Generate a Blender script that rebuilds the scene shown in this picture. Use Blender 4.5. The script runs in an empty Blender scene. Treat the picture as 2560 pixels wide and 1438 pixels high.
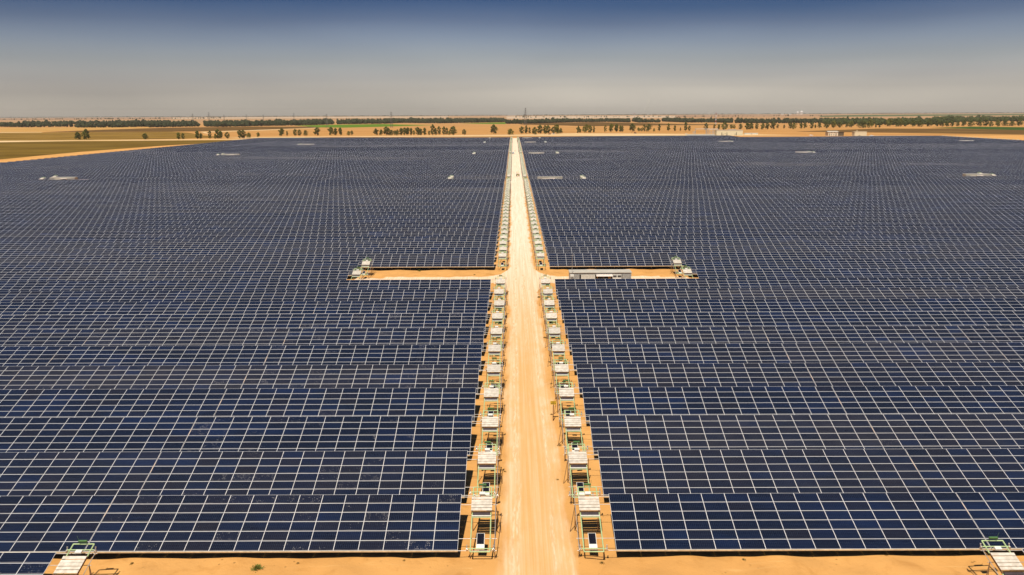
import bpy, math, random
import numpy as np
from mathutils import Matrix, Vector
random.seed(7); RNG = np.random.default_rng(11)
R = math.radians
scene = bpy.context.scene
col = scene.collection

# ------------------------------------------------------------------ camera
IW, IH, FPX = 2560.0, 1438.0, 2005.0
CAM_H = 34.82
PITCH = math.atan((719 - 284.0) / FPX)
YAW, ROLL = R(0.155), R(-0.28)
cd = bpy.data.cameras.new('camera'); cam = bpy.data.objects.new('camera', cd); col.objects.link(cam)
cd.sensor_width = 36.0; cd.lens = FPX * 36.0 / IW; cd.clip_start = 0.5; cd.clip_end = 40000
CM = Matrix.Rotation(YAW, 4, 'Z') @ Matrix.Rotation(math.pi / 2 - PITCH, 4, 'X') @ Matrix.Rotation(ROLL, 4, 'Z')
CM.translation = (0, 0, CAM_H)
cam.matrix_world = CM
scene.camera = cam
# ------------------------------------------------------------------ sky, sun, exposure
SUN_V = Vector((-0.15, -0.60, 1.0)).normalized()
SUN_EL = math.asin(SUN_V.z); SUN_AZ = math.atan2(SUN_V.x, SUN_V.y)
w = bpy.data.worlds.new('World'); scene.world = w; w.use_nodes = True
nt = w.node_tree; nt.nodes.clear()
sky = nt.nodes.new('ShaderNodeTexSky'); sky.sky_type = 'NISHITA'; sky.sun_disc = False
sky.sun_elevation = SUN_EL; sky.sun_rotation = SUN_AZ
sky.air_density = 1.3; sky.dust_density = 3.0; sky.ozone_density = 2.0
geo = nt.nodes.new('ShaderNodeTexCoord'); sep = nt.nodes.new('ShaderNodeSeparateXYZ')
nt.links.new(geo.outputs['Generated'], sep.inputs[0])
wn = nt.nodes.new('ShaderNodeTexNoise'); wn.inputs['Scale'].default_value = 1.7; wn.inputs['Detail'].default_value = 3
mp = nt.nodes.new('ShaderNodeMapping'); mp.inputs['Scale'].default_value = (1, 1, 5); mp.inputs['Location'].default_value = (.9, .3, .2)
nt.links.new(geo.outputs['Generated'], mp.inputs[0]); nt.links.new(mp.outputs[0], wn.inputs['Vector'])
ma = nt.nodes.new('ShaderNodeMath'); ma.operation = 'MULTIPLY_ADD'
nt.links.new(wn.outputs['Fac'], ma.inputs[0]); ma.inputs[1].default_value = 0.038; nt.links.new(sep.outputs['Z'], ma.inputs[2])
rp = nt.nodes.new('ShaderNodeValToRGB'); nt.links.new(ma.outputs[0], rp.inputs[0])
cr = rp.color_ramp
SKY_STOPS = [(0.0, (4.7, 4.1, 4.1)), (.020, (3.8, 3.4, 3.5)), (.034, (2.55, 2.35, 2.5)), (.046, (1.65, 1.55, 1.74)), (.060, (1.12, 1.07, 1.28)), (.080, (.74, .73, .90)), (.10, (.50, .52, .71)), (.1225, (.26, .295, .465)), (.143, (.118, .18, .35)), (.25, (.09, .145, .27)), (.65, (.085, .125, .22)), (1.0, (.03, .055, .11))]
cr.elements[0].position, cr.elements[0].color = SKY_STOPS[0][0], SKY_STOPS[0][1] + (1,)
cr.elements[1].position, cr.elements[1].color = SKY_STOPS[-1][0], SKY_STOPS[-1][1] + (1,)
for p_, c_ in SKY_STOPS[1:-1]:
    e = cr.elements.new(p_); e.color = c_ + (1,)
mx = nt.nodes.new('ShaderNodeMix'); mx.data_type = 'RGBA'; mx.blend_type = 'MULTIPLY'; mx.inputs['Factor'].default_value = 1.0
nt.links.new(sky.outputs[0], mx.inputs['A']); nt.links.new(rp.outputs[0], mx.inputs['B'])
bg = nt.nodes.new('ShaderNodeBackground'); bg.inputs['Strength'].default_value = 0.13
nt.links.new(mx.outputs['Result'], bg.inputs[0])
wo = nt.nodes.new('ShaderNodeOutputWorld'); nt.links.new(bg.outputs[0], wo.inputs[0])
sl = bpy.data.lights.new('sun', 'SUN'); sl.energy = 4.6; sl.angle = R(0.53); sl.color = (1.0, 0.93, 0.82)
so = bpy.data.objects.new('sun', sl); col.objects.link(so)
so.rotation_euler = SUN_V.to_track_quat('Z', 'Y').to_euler(); so.location = (-200, -300, 400)
vs = scene.view_settings
scene.display_settings.display_device = 'sRGB'
vs.view_transform = 'Standard'; vs.look = 'None'; vs.exposure = 0.25; vs.gamma = 1.0; vs.use_curve_mapping = False
scene.render.engine = 'CYCLES'
scene.cycles.max_bounces = 5; scene.cycles.diffuse_bounces = 1; scene.cycles.volume_bounces = 0; scene.cycles.caustics_reflective = False; scene.cycles.caustics_refractive = False

CMI = CM.inverted()
def at(px, py, z=0.0):                       # ground point seen at a place of the photograph
    d = CM.to_3x3() @ Vector(((px - IW / 2) / FPX, (IH / 2 - py) / FPX, -1.0))
    t = (z - CAM_H) / d.z
    return Vector((d.x * t, d.y * t, z))
def proj(p):
    q = CMI @ Vector(p)
    return IW / 2 + FPX * q.x / -q.z, IH / 2 - FPX * q.y / -q.z, -q.z

# ------------------------------------------------------------------ helpers
ONES = 'first second third fourth fifth sixth seventh eighth ninth tenth eleventh twelfth thirteenth fourteenth fifteenth sixteenth seventeenth eighteenth nineteenth'.split()
TENS = [None, None, 'twenty', 'thirty', 'forty', 'fifty', 'sixty', 'seventy', 'eighty', 'ninety']
TENTH = [None, None, 'twentieth', 'thirtieth', 'fortieth', 'fiftieth', 'sixtieth', 'seventieth', 'eightieth', 'ninetieth']
def ordw(n):
    if n >= 100:
        return 'one-hundredth' if n == 100 else 'hundred-and-' + ordw(n - 100)
    if n < 20: return ONES[n - 1]
    return TENTH[n // 10] if n % 10 == 0 else TENS[n // 10] + '-' + ONES[n % 10 - 1]
def tag(o, label=None, cat=None, group=None, kind=None):
    if label: o['label'] = label
    if cat: o['category'] = cat
    if group: o['group'] = group
    if kind: o['kind'] = kind
    return o
def empty(name, loc=(0, 0, 0), rz=0.0):
    o = bpy.data.objects.new(name, None); o.empty_display_size = 0.2; col.objects.link(o)
    o.location = loc; o.rotation_euler = (0, 0, rz); return o
def copy_tree(o, parent=None):
    c = o.copy(); col.objects.link(c)
    if parent: c.parent = parent
    for ch in KIDS.get(o.name, ()): copy_tree(ch, c)
    return c
KIDS = {}
def smooth(a, b, t):
    t = np.clip((np.asarray(t, float) - a) / (b - a), 0, 1); return t * t * (3 - 2 * t)
class MB:
    def __init__(s): s.v, s.f, s.m, s.uv = [], [], [], {}
    def quad(s, pts, mi=0, uv=None):
        b = len(s.v); s.v += [tuple(p) for p in pts]; s.f.append(tuple(range(b, b + len(pts)))); s.m.append(mi)
        if uv: s.uv[len(s.f) - 1] = uv
    def hexa(s, c, mi=0):                     # 8 corners: bottom loop then top loop
        b = len(s.v); s.v += [tuple(p) for p in c]
        for q in ((3, 2, 1, 0), (4, 5, 6, 7), (0, 1, 5, 4), (1, 2, 6, 5), (2, 3, 7, 6), (3, 0, 4, 7)):
            s.f.append(tuple(b + i for i in q)); s.m.append(mi)
    def box(s, x0, x1, y0, y1, z0, z1, mi=0, T=None):
        c = [(x0, y0, z0), (x1, y0, z0), (x1, y1, z0), (x0, y1, z0), (x0, y0, z1), (x1, y0, z1), (x1, y1, z1), (x0, y1, z1)]
        if T: c = [T(*p) for p in c]
        s.hexa(c, mi)
    def tube(s, p0, p1, r0, r1=None, n=8, mi=0, cap=True):
        p0, p1 = Vector(p0), Vector(p1); r1 = r0 if r1 is None else r1
        d = (p1 - p0).normalized(); a = d.orthogonal().normalized(); c = d.cross(a); b = len(s.v)
        for p, r in ((p0, r0), (p1, r1)):
            for i in range(n):
                t = 2 * math.pi * i / n; s.v.append(tuple(p + (a * math.cos(t) + c * math.sin(t)) * r))
        for i in range(n):
            j = (i + 1) % n; s.f.append((b + i, b + j, b + n + j, b + n + i)); s.m.append(mi)
        if cap:
            s.f.append(tuple(b + n - 1 - i for i in range(n))); s.m.append(mi)
            s.f.append(tuple(b + n + i for i in range(n))); s.m.append(mi)
    def pipe(s, pts, r, n=8, mi=0):
        for a, b in zip(pts[:-1], pts[1:]): s.tube(a, b, r, n=n, mi=mi)
        for p in pts[1:-1]: s.ball(p, r * 1.0, mi=mi, k=1)
    def ball(s, p, r, mi=0, k=2, sc=(1, 1, 1)):
        V, F = ICO[k]; b = len(s.v)
        s.v += [(p[0] + v[0] * r * sc[0], p[1] + v[1] * r * sc[1], p[2] + v[2] * r * sc[2]) for v in V]
        for f in F: s.f.append(tuple(b + i for i in f)); s.m.append(mi)
    def mesh(s, name, mats):
        me = bpy.data.meshes.new(name); me.from_pydata(s.v, [], s.f)
        for m in (mats if isinstance(mats, (list, tuple)) else [mats]): me.materials.append(m)
        me.polygons.foreach_set('material_index', s.m)
        if s.uv:
            l = me.uv_layers.new(name='UVMap')
            for fi, uv in s.uv.items():
                for li, q in zip(me.polygons[fi].loop_indices, uv): l.data[li].uv = q
        me.update(); return me
    def build(s, name, mats, parent=None, smoothed=False):
        me = s.mesh(name, mats)
        if smoothed: me.polygons.foreach_set('use_smooth', [True] * len(me.polygons))
        return put(name, me, parent)
def put(name, me, parent=None, loc=(0, 0, 0)):
    o = bpy.data.objects.new(name, me); col.objects.link(o); o.location = loc
    if parent: o.parent = parent; KIDS.setdefault(parent.name, []).append(o)
    return o
def _ico(k):
    import bmesh
    bm = bmesh.new(); bmesh.ops.create_icosphere(bm, subdivisions=k, radius=1.0)
    V = [tuple(v.co) for v in bm.verts]; F = [tuple(v.index for v in f.verts) for f in bm.faces]; bm.free(); return V, F
ICO = {k: _ico(k) for k in (1, 2, 3)}

# ------------------------------------------------------------------ materials
class Mat:
    def __init__(s, name, rough=.6, color=(.5, .5, .5), metal=0.0, spec=.5):
        s.m = bpy.data.materials.new(name); s.m.use_nodes = True; s.t = s.m.node_tree
        s.b = s.t.nodes['Principled BSDF']
        s.b.inputs['Base Color'].default_value = tuple(color) + (1,)
        s.b.inputs['Roughness'].default_value = rough; s.b.inputs['Metallic'].default_value = metal
        s.b.inputs['Specular IOR Level'].default_value = spec
    def n(s, t, **k):
        x = s.t.nodes.new(t)
        for a, v in k.items(): setattr(x, a, v)
        return x
    def L(s, a, b): s.t.links.new(a, b)
    def sock(s, n, i, v):
        if v is None: return
        if hasattr(v, 'is_output'): s.L(v, n.inputs[i])
        else: n.inputs[i].default_value = v
    def M(s, op, a, b=None, c=None, clamp=False):
        x = s.n('ShaderNodeMath', operation=op, use_clamp=clamp)
        s.sock(x, 0, a); s.sock(x, 1, b); s.sock(x, 2, c); return x.outputs[0]
    def mix(s, f, a, b):
        x = s.n('ShaderNodeMix', data_type='RGBA')
        s.sock(x, 'Factor', f)
        for k, v in (('A', a), ('B', b)):
            s.sock(x, k, v if hasattr(v, 'is_output') else tuple(v) + (1,))
        return x.outputs['Result']
    def noise(s, vec, scale, detail=3, rough=.55, dist=0):
        x = s.n('ShaderNodeTexNoise'); x.inputs['Scale'].default_value = scale; x.inputs['Detail'].default_value = detail
        x.inputs['Roughness'].default_value = rough; x.inputs['Distortion'].default_value = dist
        if vec is not None: s.L(vec, x.inputs['Vector'])
        return x.outputs['Fac']
    def map(s, vec, scale):
        x = s.n('ShaderNodeMapping'); s.L(vec, x.inputs[0]); x.inputs['Scale'].default_value = scale; return x.outputs[0]
    def pos(s): return s.n('ShaderNodeNewGeometry').outputs['Position']
    def objco(s): return s.n('ShaderNodeTexCoord').outputs['Object']
    def sep(s, v):
        x = s.n('ShaderNodeSeparateXYZ'); s.L(v, x.inputs[0]); return x.outputs
    def range(s, v, a, b, c=0.0, d=1.0, kind='SMOOTHSTEP'):
        x = s.n('ShaderNodeMapRange', interpolation_type=kind); s.L(v, x.inputs[0])
        for i, q in enumerate((a, b, c, d)): x.inputs[i + 1].default_value = q
        return x.outputs[0]
    def bump(s, h, strength=.4, dist=.05):
        x = s.n('ShaderNodeBump'); x.inputs['Strength'].default_value = strength; x.inputs['Distance'].default_value = dist
        s.L(h, x.inputs['Height']); s.L(x.outputs[0], s.b.inputs['Normal'])
    def color(s, c): s.L(c, s.b.inputs['Base Color'])
def plain(name, color, rough=.6, metal=0., var=.18, scale=3.0, spec=.5, co='obj'):
    m = Mat(name, rough, color, metal, spec)
    v = m.objco() if co == 'obj' else m.pos()
    n = m.noise(v, scale, 4, .6)
    lo = tuple(c * (1 - var) for c in color); hi = tuple(min(1, c * (1 + var)) for c in color)
    m.color(m.mix(m.range(n, .3, .7), lo, hi)); return m.m

SAND_A, SAND_B, SAND_C = (.60, .30, .088), (.68, .355, .112), (.52, .25, .068)
def sand_color(m, p):
    big = m.range(m.noise(p, .035, 4), .35, .65)
    c = m.mix(big, SAND_A, SAND_B)
    c = m.mix(m.range(m.noise(p, .45, 5, .6, .6), .48, .78), c, SAND_C)
    c = m.mix(m.M('MULTIPLY', m.range(m.noise(p, 2.4, 3), .62, .80), .45), c, (.30, .16, .05))
    sp = m.n('ShaderNodeTexVoronoi'); sp.inputs['Scale'].default_value = 1.5; m.L(p, sp.inputs['Vector'])
    rad = m.M('MULTIPLY', m.range(m.noise(p, .3, 3), .45, .7), .17)
    c = m.mix(m.M('MULTIPLY', m.M('LESS_THAN', sp.outputs['Distance'], rad), .55), c, (.20, .105, .03))
    return c
def mk_sand():
    m = Mat('sand', .95, SAND_A, spec=.1); p = m.pos()
    c = sand_color(m, p)
    streak = m.noise(m.map(p, (.25, 1.5, 1)), .5, 4, .6, 1.0)
    c = m.mix(m.M('MULTIPLY', m.range(streak, .58, .78), .5), c, (.74, .45, .17))
    far = m.sep(p)[1]
    c = m.mix(m.range(far, 1165, 1230, 0.0, .85), c, m.mix(m.range(m.noise(m.map(p, (.2, 1, 1)), .02, 4, .6), .35, .65), (.42, .20, .054), (.53, .275, .085)))
    ff = m.range(far, 1500, 5000)
    farc = m.mix(m.range(m.noise(m.map(p, (.25, 1, 1)), .0035, 4, .6), .35, .65), (.36, .20, .095), (.46, .29, .155))
    c = m.mix(m.M('MULTIPLY', ff, .8), c, farc)
    m.color(c)
    m.bump(m.M('ADD', m.noise(p, 1.3, 5, .65), m.M('MULTIPLY', m.noise(p, 7, 3), .3)), .55, .12)
    return m.m
def mk_road(kind):
    m = Mat(kind, .95, (.7, .5, .3), spec=.1); p = m.pos(); X, Y, Z = m.sep(p)
    cx, hw = 1.72, 2.75
    wob = m.M('MULTIPLY', m.M('SUBTRACT', m.noise(m.map(p, (.6, .14, 1)), 1, 4), .5), 2.3)
    d = m.M('ABSOLUTE', m.M('ADD', m.M('SUBTRACT', X, cx), wob))
    flare = m.M('MULTIPLY', m.range(Y, 250, 520), 1.15)
    d = m.M('SUBTRACT', d, flare)
    near = m.M('MULTIPLY', m.range(Y, 64, 50), .5)
    main = m.range(m.M('SUBTRACT', d, near), hw + .45, hw - .55)
    at_ = m.n('ShaderNodeAttribute', attribute_name='spur').outputs['Fac']
    fac = m.M('MAXIMUM', main, m.range(m.M('ADD', at_, m.M('MULTIPLY', m.M('SUBTRACT', m.noise(p, .5, 4, .6), .5), .9)), .22, .85))
    trk = m.noise(m.map(p, (3.2, .035, 1)), 1, 5, .6)
    fine = m.noise(m.map(p, (5, .5, 1)), 1, 4, .65)
    pale = m.mix(m.range(trk, .38, .66), (.70, .425, .195), (.78, .545, .325))
    pale = m.mix(m.M('MULTIPLY', m.range(fine, .52, .75), .45), pale, (.86, .68, .47))
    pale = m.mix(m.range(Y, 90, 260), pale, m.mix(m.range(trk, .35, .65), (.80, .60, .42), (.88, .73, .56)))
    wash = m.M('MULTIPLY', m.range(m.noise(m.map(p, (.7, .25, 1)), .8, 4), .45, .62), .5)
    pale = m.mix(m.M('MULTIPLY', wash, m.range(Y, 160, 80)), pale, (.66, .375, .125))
    sway = m.M('MULTIPLY', m.M('SUBTRACT', m.noise(m.map(p, (0, .03, 0)), 1, 2), .5), 2.2); rut = None
    for c0 in (-.05, .35, 1.75, 2.2, 3.3):
        q_ = m.range(m.M('ABSOLUTE', m.M('SUBTRACT', m.M('ADD', X, sway), c0)), .26, .06)
        rut = q_ if rut is None else m.M('MAXIMUM', rut, q_)
    rut = m.M('MULTIPLY', rut, m.range(m.noise(m.map(p, (1.2, .12, 1)), 1.0, 4), .40, .62))
    pale = m.mix(m.M('MULTIPLY', rut, .55), pale, m.mix(m.range(fine, .4, .6), (.60, .37, .18), (.88, .70, .48)))
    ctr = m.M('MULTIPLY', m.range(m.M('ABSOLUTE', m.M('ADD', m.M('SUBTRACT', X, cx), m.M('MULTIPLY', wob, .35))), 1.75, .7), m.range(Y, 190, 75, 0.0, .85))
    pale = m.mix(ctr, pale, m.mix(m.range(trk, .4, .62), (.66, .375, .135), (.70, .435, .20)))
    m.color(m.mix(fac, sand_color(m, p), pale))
    m.bump(m.M('ADD', m.noise(p, 1.6, 5, .65), m.M('MULTIPLY', trk, .5)), .35, .08)
    return m.m
def mk_field(name, a, b, stretch=(.3, 1, 1), scale=.02, rowscale=None):
    m = Mat(name, .95, a, spec=.1); p = m.pos()
    n1 = m.noise(m.map(p, stretch), scale, 5, .62, .8)
    c = m.mix(m.range(n1, .38, .62), a, b)
    n2 = m.noise(m.map(p, (stretch[0] * .6, stretch[1] * 3, 1)), scale * 4, 4, .6)
    c = m.mix(m.M('MULTIPLY', m.range(n2, .46, .68), .6), c, tuple(x * .6 for x in a))
    m.color(c); return m.m
def mk_solar():
    m = Mat('solar_glass', .12, (.01, .016, .06))
    uv = m.n('ShaderNodeUVMap').outputs[0]
    U, V, _ = m.sep(uv)
    oi = m.n('ShaderNodeObjectInfo')
    ocr = m.n('ShaderNodeSeparateColor'); m.L(oi.outputs['Color'], ocr.inputs[0])
    tone = m.M('ADD', ocr.outputs[0], m.n('ShaderNodeAttribute', attribute_name='tone').outputs['Fac'])
    soil = m.M('ADD', ocr.outputs[1], m.n('ShaderNodeAttribute', attribute_name='soil').outputs['Fac'])
    fu, fv = m.M('FRACT', U), m.M('FRACT', V)
    cu, cv = m.M('FLOOR', U), m.M('FLOOR', V)
    du = m.M('MULTIPLY', m.M('MINIMUM', fu, m.M('SUBTRACT', 1.0, fu)), 1.96)
    dv = m.M('MULTIPLY', m.M('MINIMUM', fv, m.M('SUBTRACT', 1.0, fv)), .992)
    edge = m.M('LESS_THAN', m.M('MINIMUM', m.M('MULTIPLY', du, .88), dv), .0165)
    def lines(f, size, n, wd):
        t = m.M('DIVIDE', m.M('SUBTRACT', m.M('MULTIPLY', f, size), .03), (size - .06) / n)
        g = m.M('FRACT', t); g = m.M('MINIMUM', g, m.M('SUBTRACT', 1.0, g))
        return m.M('LESS_THAN', m.M('MULTIPLY', g, (size - .06) / n), wd)
    cl = m.M('MAXIMUM', lines(fu, 1.96, 12, .0045), lines(fv, .992, 6, .0045))
    wv = m.n('ShaderNodeCombineXYZ'); m.L(cu, wv.inputs[0]); m.L(cv, wv.inputs[1])
    wn = m.n('ShaderNodeTexWhiteNoise', noise_dimensions='4D'); m.L(wv.outputs[0], wn.inputs['Vector'])
    m.L(m.M('MULTIPLY', oi.outputs['Random'], 57.3), wn.inputs['W'])
    rs = m.n('ShaderNodeSeparateColor'); m.L(wn.outputs['Color'], rs.inputs[0])
    r1, r2, r3 = rs.outputs[0], rs.outputs[1], rs.outputs[2]
    blue = m.mix(m.M('MULTIPLY_ADD', m.M('POWER', r1, 2.0), .42, m.M('MULTIPLY', m.range(m.noise(m.map(m.pos(), (.10, .17, 1)), 1, 3), .42, .72), .5)), (.0016, .0034, .0125), (.0030, .0115, .048))
    brown = m.mix(r2, (.0095, .007, .010), (.006, .007, .018))
    bf = m.M('GREATER_THAN', m.M('ADD', m.M('MULTIPLY', tone, .75), m.M('MULTIPLY', r3, .7)), .80)
    c = m.mix(m.M('MULTIPLY', bf, .60), blue, brown)
    # crystals inside each cell shift the tone a little
    p = m.pos()
    c = m.mix(m.M('MULTIPLY', m.noise(p, 3.1, 3, .6), .18), c, (.008, .012, .028))
    # dust film, thicker along the lower frame of each module
    dn = m.noise(m.map(p, (.35, .9, .9)), 1.1, 5, .65)
    low = m.M('MULTIPLY', m.range(m.M('ADD', fv, m.M('MULTIPLY', m.M('SUBTRACT', dn, .5), .28)), .16, .03), .26)
    film = m.M('ADD', m.M('MULTIPLY', m.M('POWER', dn, 2.0), m.M('MULTIPLY_ADD', m.M('POWER', tone, 2.5), .15, .001)), m.M('MULTIPLY', low, m.M('ADD', soil, .15)))
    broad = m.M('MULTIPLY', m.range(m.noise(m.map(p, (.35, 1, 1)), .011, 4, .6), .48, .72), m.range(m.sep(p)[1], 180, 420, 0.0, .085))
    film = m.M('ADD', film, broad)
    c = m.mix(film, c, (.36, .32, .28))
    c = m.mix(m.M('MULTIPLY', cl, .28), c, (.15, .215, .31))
    # droppings: small pale dots in rows along the cells of the soiled modules
    dv_ = m.n('ShaderNodeCombineXYZ'); m.L(m.M('MULTIPLY', U, 25), dv_.inputs[0]); m.L(m.M('MULTIPLY', V, 6), dv_.inputs[1]); m.L(m.M('MULTIPLY', oi.outputs['Random'], 91), dv_.inputs[2])
    vo = m.n('ShaderNodeTexVoronoi'); vo.inputs['Scale'].default_value = 1.0; vo.inputs['Randomness'].default_value = .55; m.L(dv_.outputs[0], vo.inputs['Vector'])
    patch = m.noise(dv_.outputs[0], .17, 3, .6)
    dots = m.M('MULTIPLY', m.M('LESS_THAN', vo.outputs['Distance'], m.M('MULTIPLY_ADD', r2, .14, .16)), m.M('GREATER_THAN', m.M('ADD', patch, m.M('MULTIPLY', m.M('SUBTRACT', r1, .5), .22)), .56))
    dots = m.M('MULTIPLY', dots, m.M('GREATER_THAN', m.M('ADD', soil, m.M('MULTIPLY', r3, .45)), .86))
    c = m.mix(m.M('MULTIPLY', m.M('MULTIPLY', dots, m.M('GREATER_THAN', m.M('ABSOLUTE', m.M('SUBTRACT', m.M('FRACT', m.M('MULTIPLY', V, 6)), .5)), .22)), .55), c, (.62, .58, .55))
    c = m.mix(edge, c, (.80, .77, .74))
    m.color(c)
    rg = m.M('ADD', m.M('MULTIPLY', edge, .35), m.M('MULTIPLY_ADD', film, 1.2, .13))
    m.L(m.M('MINIMUM', rg, .8), m.b.inputs['Roughness'])
    m.b.inputs['Sheen Weight'].default_value = .16; m.b.inputs['Sheen Roughness'].default_value = .5; m.b.inputs['Sheen Tint'].default_value = (.60, .63, .66, 1)
    return m.m
def mk_leaf(name, a, b):
    m = Mat(name, .75, a, spec=.2); oi = m.n('ShaderNodeObjectInfo')
    n = m.noise(m.objco(), .9, 4, .6)
    c = m.mix(m.range(n, .35, .65), a, b)
    c = m.mix(m.M('MULTIPLY', oi.outputs['Random'], .5), c, tuple(x * .6 for x in b))
    m.color(c); return m.m
def mk_wood(name, a, b):
    m = Mat(name, .9, a, spec=.1)
    t = m.n('ShaderNodeAttribute', attribute_name='tone').outputs['Fac']
    m.color(m.mix(t, a, b)); return m.m

M_SAND = mk_sand(); M_ROAD = mk_road('packed_road')
M_SOLAR = mk_solar()
M_BACK = plain('backsheet', (.55, .55, .56), .5)
M_STEEL = plain('galvanised_steel', (.44, .40, .35), .5, .3)
M_BEAM = plain('edge_beam_steel', (.66, .56, .38), .5, .1)
M_GREEN = plain('pale_green_paint', (.42, .53, .26), .45, 0, .12)
M_DKGREEN = plain('dark_green_paint', (.07, .16, .05), .5)
def mk_fabric():
    m = Mat('weathered_white_fabric', .85, (.6, .5, .4), spec=.15); oi = m.n('ShaderNodeObjectInfo'); p = m.objco()
    c = m.mix(m.range(m.noise(p, 2.2, 4, .6), .35, .65), (.54, .47, .37), (.72, .65, .54))
    c = m.mix(m.M('MULTIPLY', oi.outputs['Random'], .45), c, (.44, .40, .34))
    m.color(c); return m.m
M_WHITE = mk_fabric()
M_BOX = plain('white_enclosure', (.72, .70, .62), .5, 0, .06)
M_RUST = plain('rusted_steel', (.22, .12, .05), .8, 0, .35, 6)
M_BRUSH = plain('dark_brush', (.05, .035, .04), .9)
M_PVDARK = plain('small_dark_panel', (.012, .012, .018), .15)
M_SILVER = plain('bare_metal', (.62, .60, .55), .3, .8)
M_TRUNK = plain('bark', (.13, .09, .055), .9, 0, .3, 4)

# ------------------------------------------------------------------ terrain
def terr(x, y):
    x = np.asarray(x, float); y = np.asarray(y, float)
    rp = smooth(195, 430, y) * (1 - smooth(1150, 1350, y)) * smooth(-372, -260, x) * (1 - smooth(470, 600, x))
    return rp * (.45 * np.sin(x / 105 + 1.3) * np.sin(y / 120 + .4) + .25 * np.sin(x / 61 + y / 97) + .40 * np.sin(y / 47 + x / 210))
_PH = [(random.uniform(.6, 3.2), random.uniform(0, 6.28), random.uniform(0, 6.28)) for _ in range(14)]
def micro(x, y):
    z = 0
    for k, a, p in _PH: z = z + np.sin(k * (x * math.cos(a) + y * math.sin(a)) + p) / (k + .5)
    nearf = smooth(38, 48, y) * (1 - smooth(180, 260, y)) * (1 - smooth(90, 130, np.abs(x)))
    road = smooth(2.6, 4.6, np.abs(x - 1.72))
    return .045 * z * nearf * (.25 + .75 * road)
def gz(x, y): return float(terr(x, y) + micro(np.asarray(float(x)), np.asarray(float(y))))
def axis(*segs):
    out = []
    for a, b, st in segs: out += list(np.arange(a, b - st * .5, st))
    out.append(segs[-1][1]); return np.array(out)
geo_out = lambda a, b, n: list(np.geomspace(a, b, n))
XA = np.array(sorted(set([-v for v in geo_out(700, 16000, 16)] + list(axis((-690, -100, 14), (-100, -44, 1.0), (-44, 46, .32), (46, 100, 1.0), (100, 690, 14))) + geo_out(700, 16000, 16))))
YA = np.array(sorted(set(list(axis((-60, 44, 6), (44, 66, .28), (66, 200, .9), (200, 1400, 9))) + geo_out(1420, 14500, 34))))
def grid_mesh(name, xs, ys, dz, mat, attr=None):
    X, Y = np.meshgrid(xs, ys); Z = terr(X, Y) + micro(X, Y) + dz
    v = np.stack([X, Y, Z], -1).reshape(-1, 3); nx, ny = len(xs), len(ys)
    i = np.arange((ny - 1) * nx).reshape(ny - 1, nx)[:, :-1].ravel()
    f = np.stack([i, i + 1, i + 1 + nx, i + nx], -1)
    me = np_mesh(name, v, f, mat, True)
    if attr is not None:
        a = me.attributes.new('spur', 'FLOAT', 'POINT'); a.data.foreach_set('value', attr(X, Y).ravel().astype(np.float32))
    return me
def np_mesh(name, v, f, mat, smoothed=False):
    me = bpy.data.meshes.new(name); k = f.shape[1]
    me.vertices.add(len(v)); me.vertices.foreach_set('co', v.astype(np.float32).ravel())
    me.loops.add(f.size); me.loops.foreach_set('vertex_index', f.astype(np.int32).ravel())
    me.polygons.add(len(f)); me.polygons.foreach_set('loop_start', np.arange(0, f.size, k, dtype=np.int32))
    me.materials.append(mat)
    me.polygons.foreach_set('use_smooth', np.full(len(f), smoothed))
    me.update(calc_edges=True); me.validate(); return me
tag(put('ground', grid_mesh('ground', XA, YA, 0.0, M_SAND)), kind='structure')
def spur(X, Y):
    s = smooth(163.8, 165.4, Y) * (1 - smooth(168.8, 172.6, Y)) * (np.abs(X - 1.7) < 36.4)
    d = np.abs(X - 1.72); r = np.clip(d - 2.6, 0, 9)
    fan = (1 - smooth(0, .8, np.abs(Y - 168.6) - 2.6 - 11.0 * np.exp(-r / 1.7))) * (d < 30)
    return np.maximum(s, fan * .9)
xr = XA[(XA >= -34.5) & (XA <= 37.9)]; ysp = YA[(YA >= 150) & (YA <= 190)]
xm = XA[(XA >= -3.4) & (XA <= 6.9)]; ym = YA[(YA >= 30) & (YA <= 1190)]
ya_, yb_ = ysp[0], ysp[-1]
tag(put('dirt_road', grid_mesh('dirt_road', xm, ym[ym <= ya_ + 1e-6], .006, M_ROAD, spur)), kind='structure')
tag(put('dirt_crossing', grid_mesh('dirt_crossing', xr, ysp, .006, M_ROAD, spur)), kind='structure')
tag(put('dirt_road', grid_mesh('dirt_road', xm, ym[ym >= yb_ - 1e-6], .006, M_ROAD, spur)), kind='structure')

# ------------------------------------------------------------------ farmland, laid on the plain as flat sheets
M_OLIVE = mk_field('olive_stubble', (.135, .078, .008), (.21, .125, .018))
M_OCHRE = mk_field('ochre_grass', (.19, .105, .014), (.31, .18, .032))
M_TAN = mk_field('tan_stubble', (.50, .27, .07), (.60, .34, .10))
M_BROWN = mk_field('ploughed_soil', (.115, .058, .012), (.18, .095, .022))
M_UMBER = mk_field('dark_ploughed_soil', (.115, .06, .016), (.20, .11, .028))
M_CROP = mk_field('green_crop', (.080, .170, .006), (.14, .23, .010), (.3, 1, 1), .03)
M_DKCROP = mk_field('dark_green_crop', (.028, .070, .008), (.045, .10, .012))
M_PALE = mk_field('pale_track', (.66, .43, .19), (.76, .55, .30))
M_PINK = mk_field('pinkish_field', (.30, .16, .085), (.41, .245, .14), (.2, 1, 1), .004)
M_PALEF = mk_field('pale_far_field', (.52, .38, .24), (.66, .50, .34), (.2, 1, 1), .004)
M_GROVE = mk_field('orchard_ground', (.07, .10, .03), (.11, .14, .045), (.3, 1, 1), .01)
_fl = [0]
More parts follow.
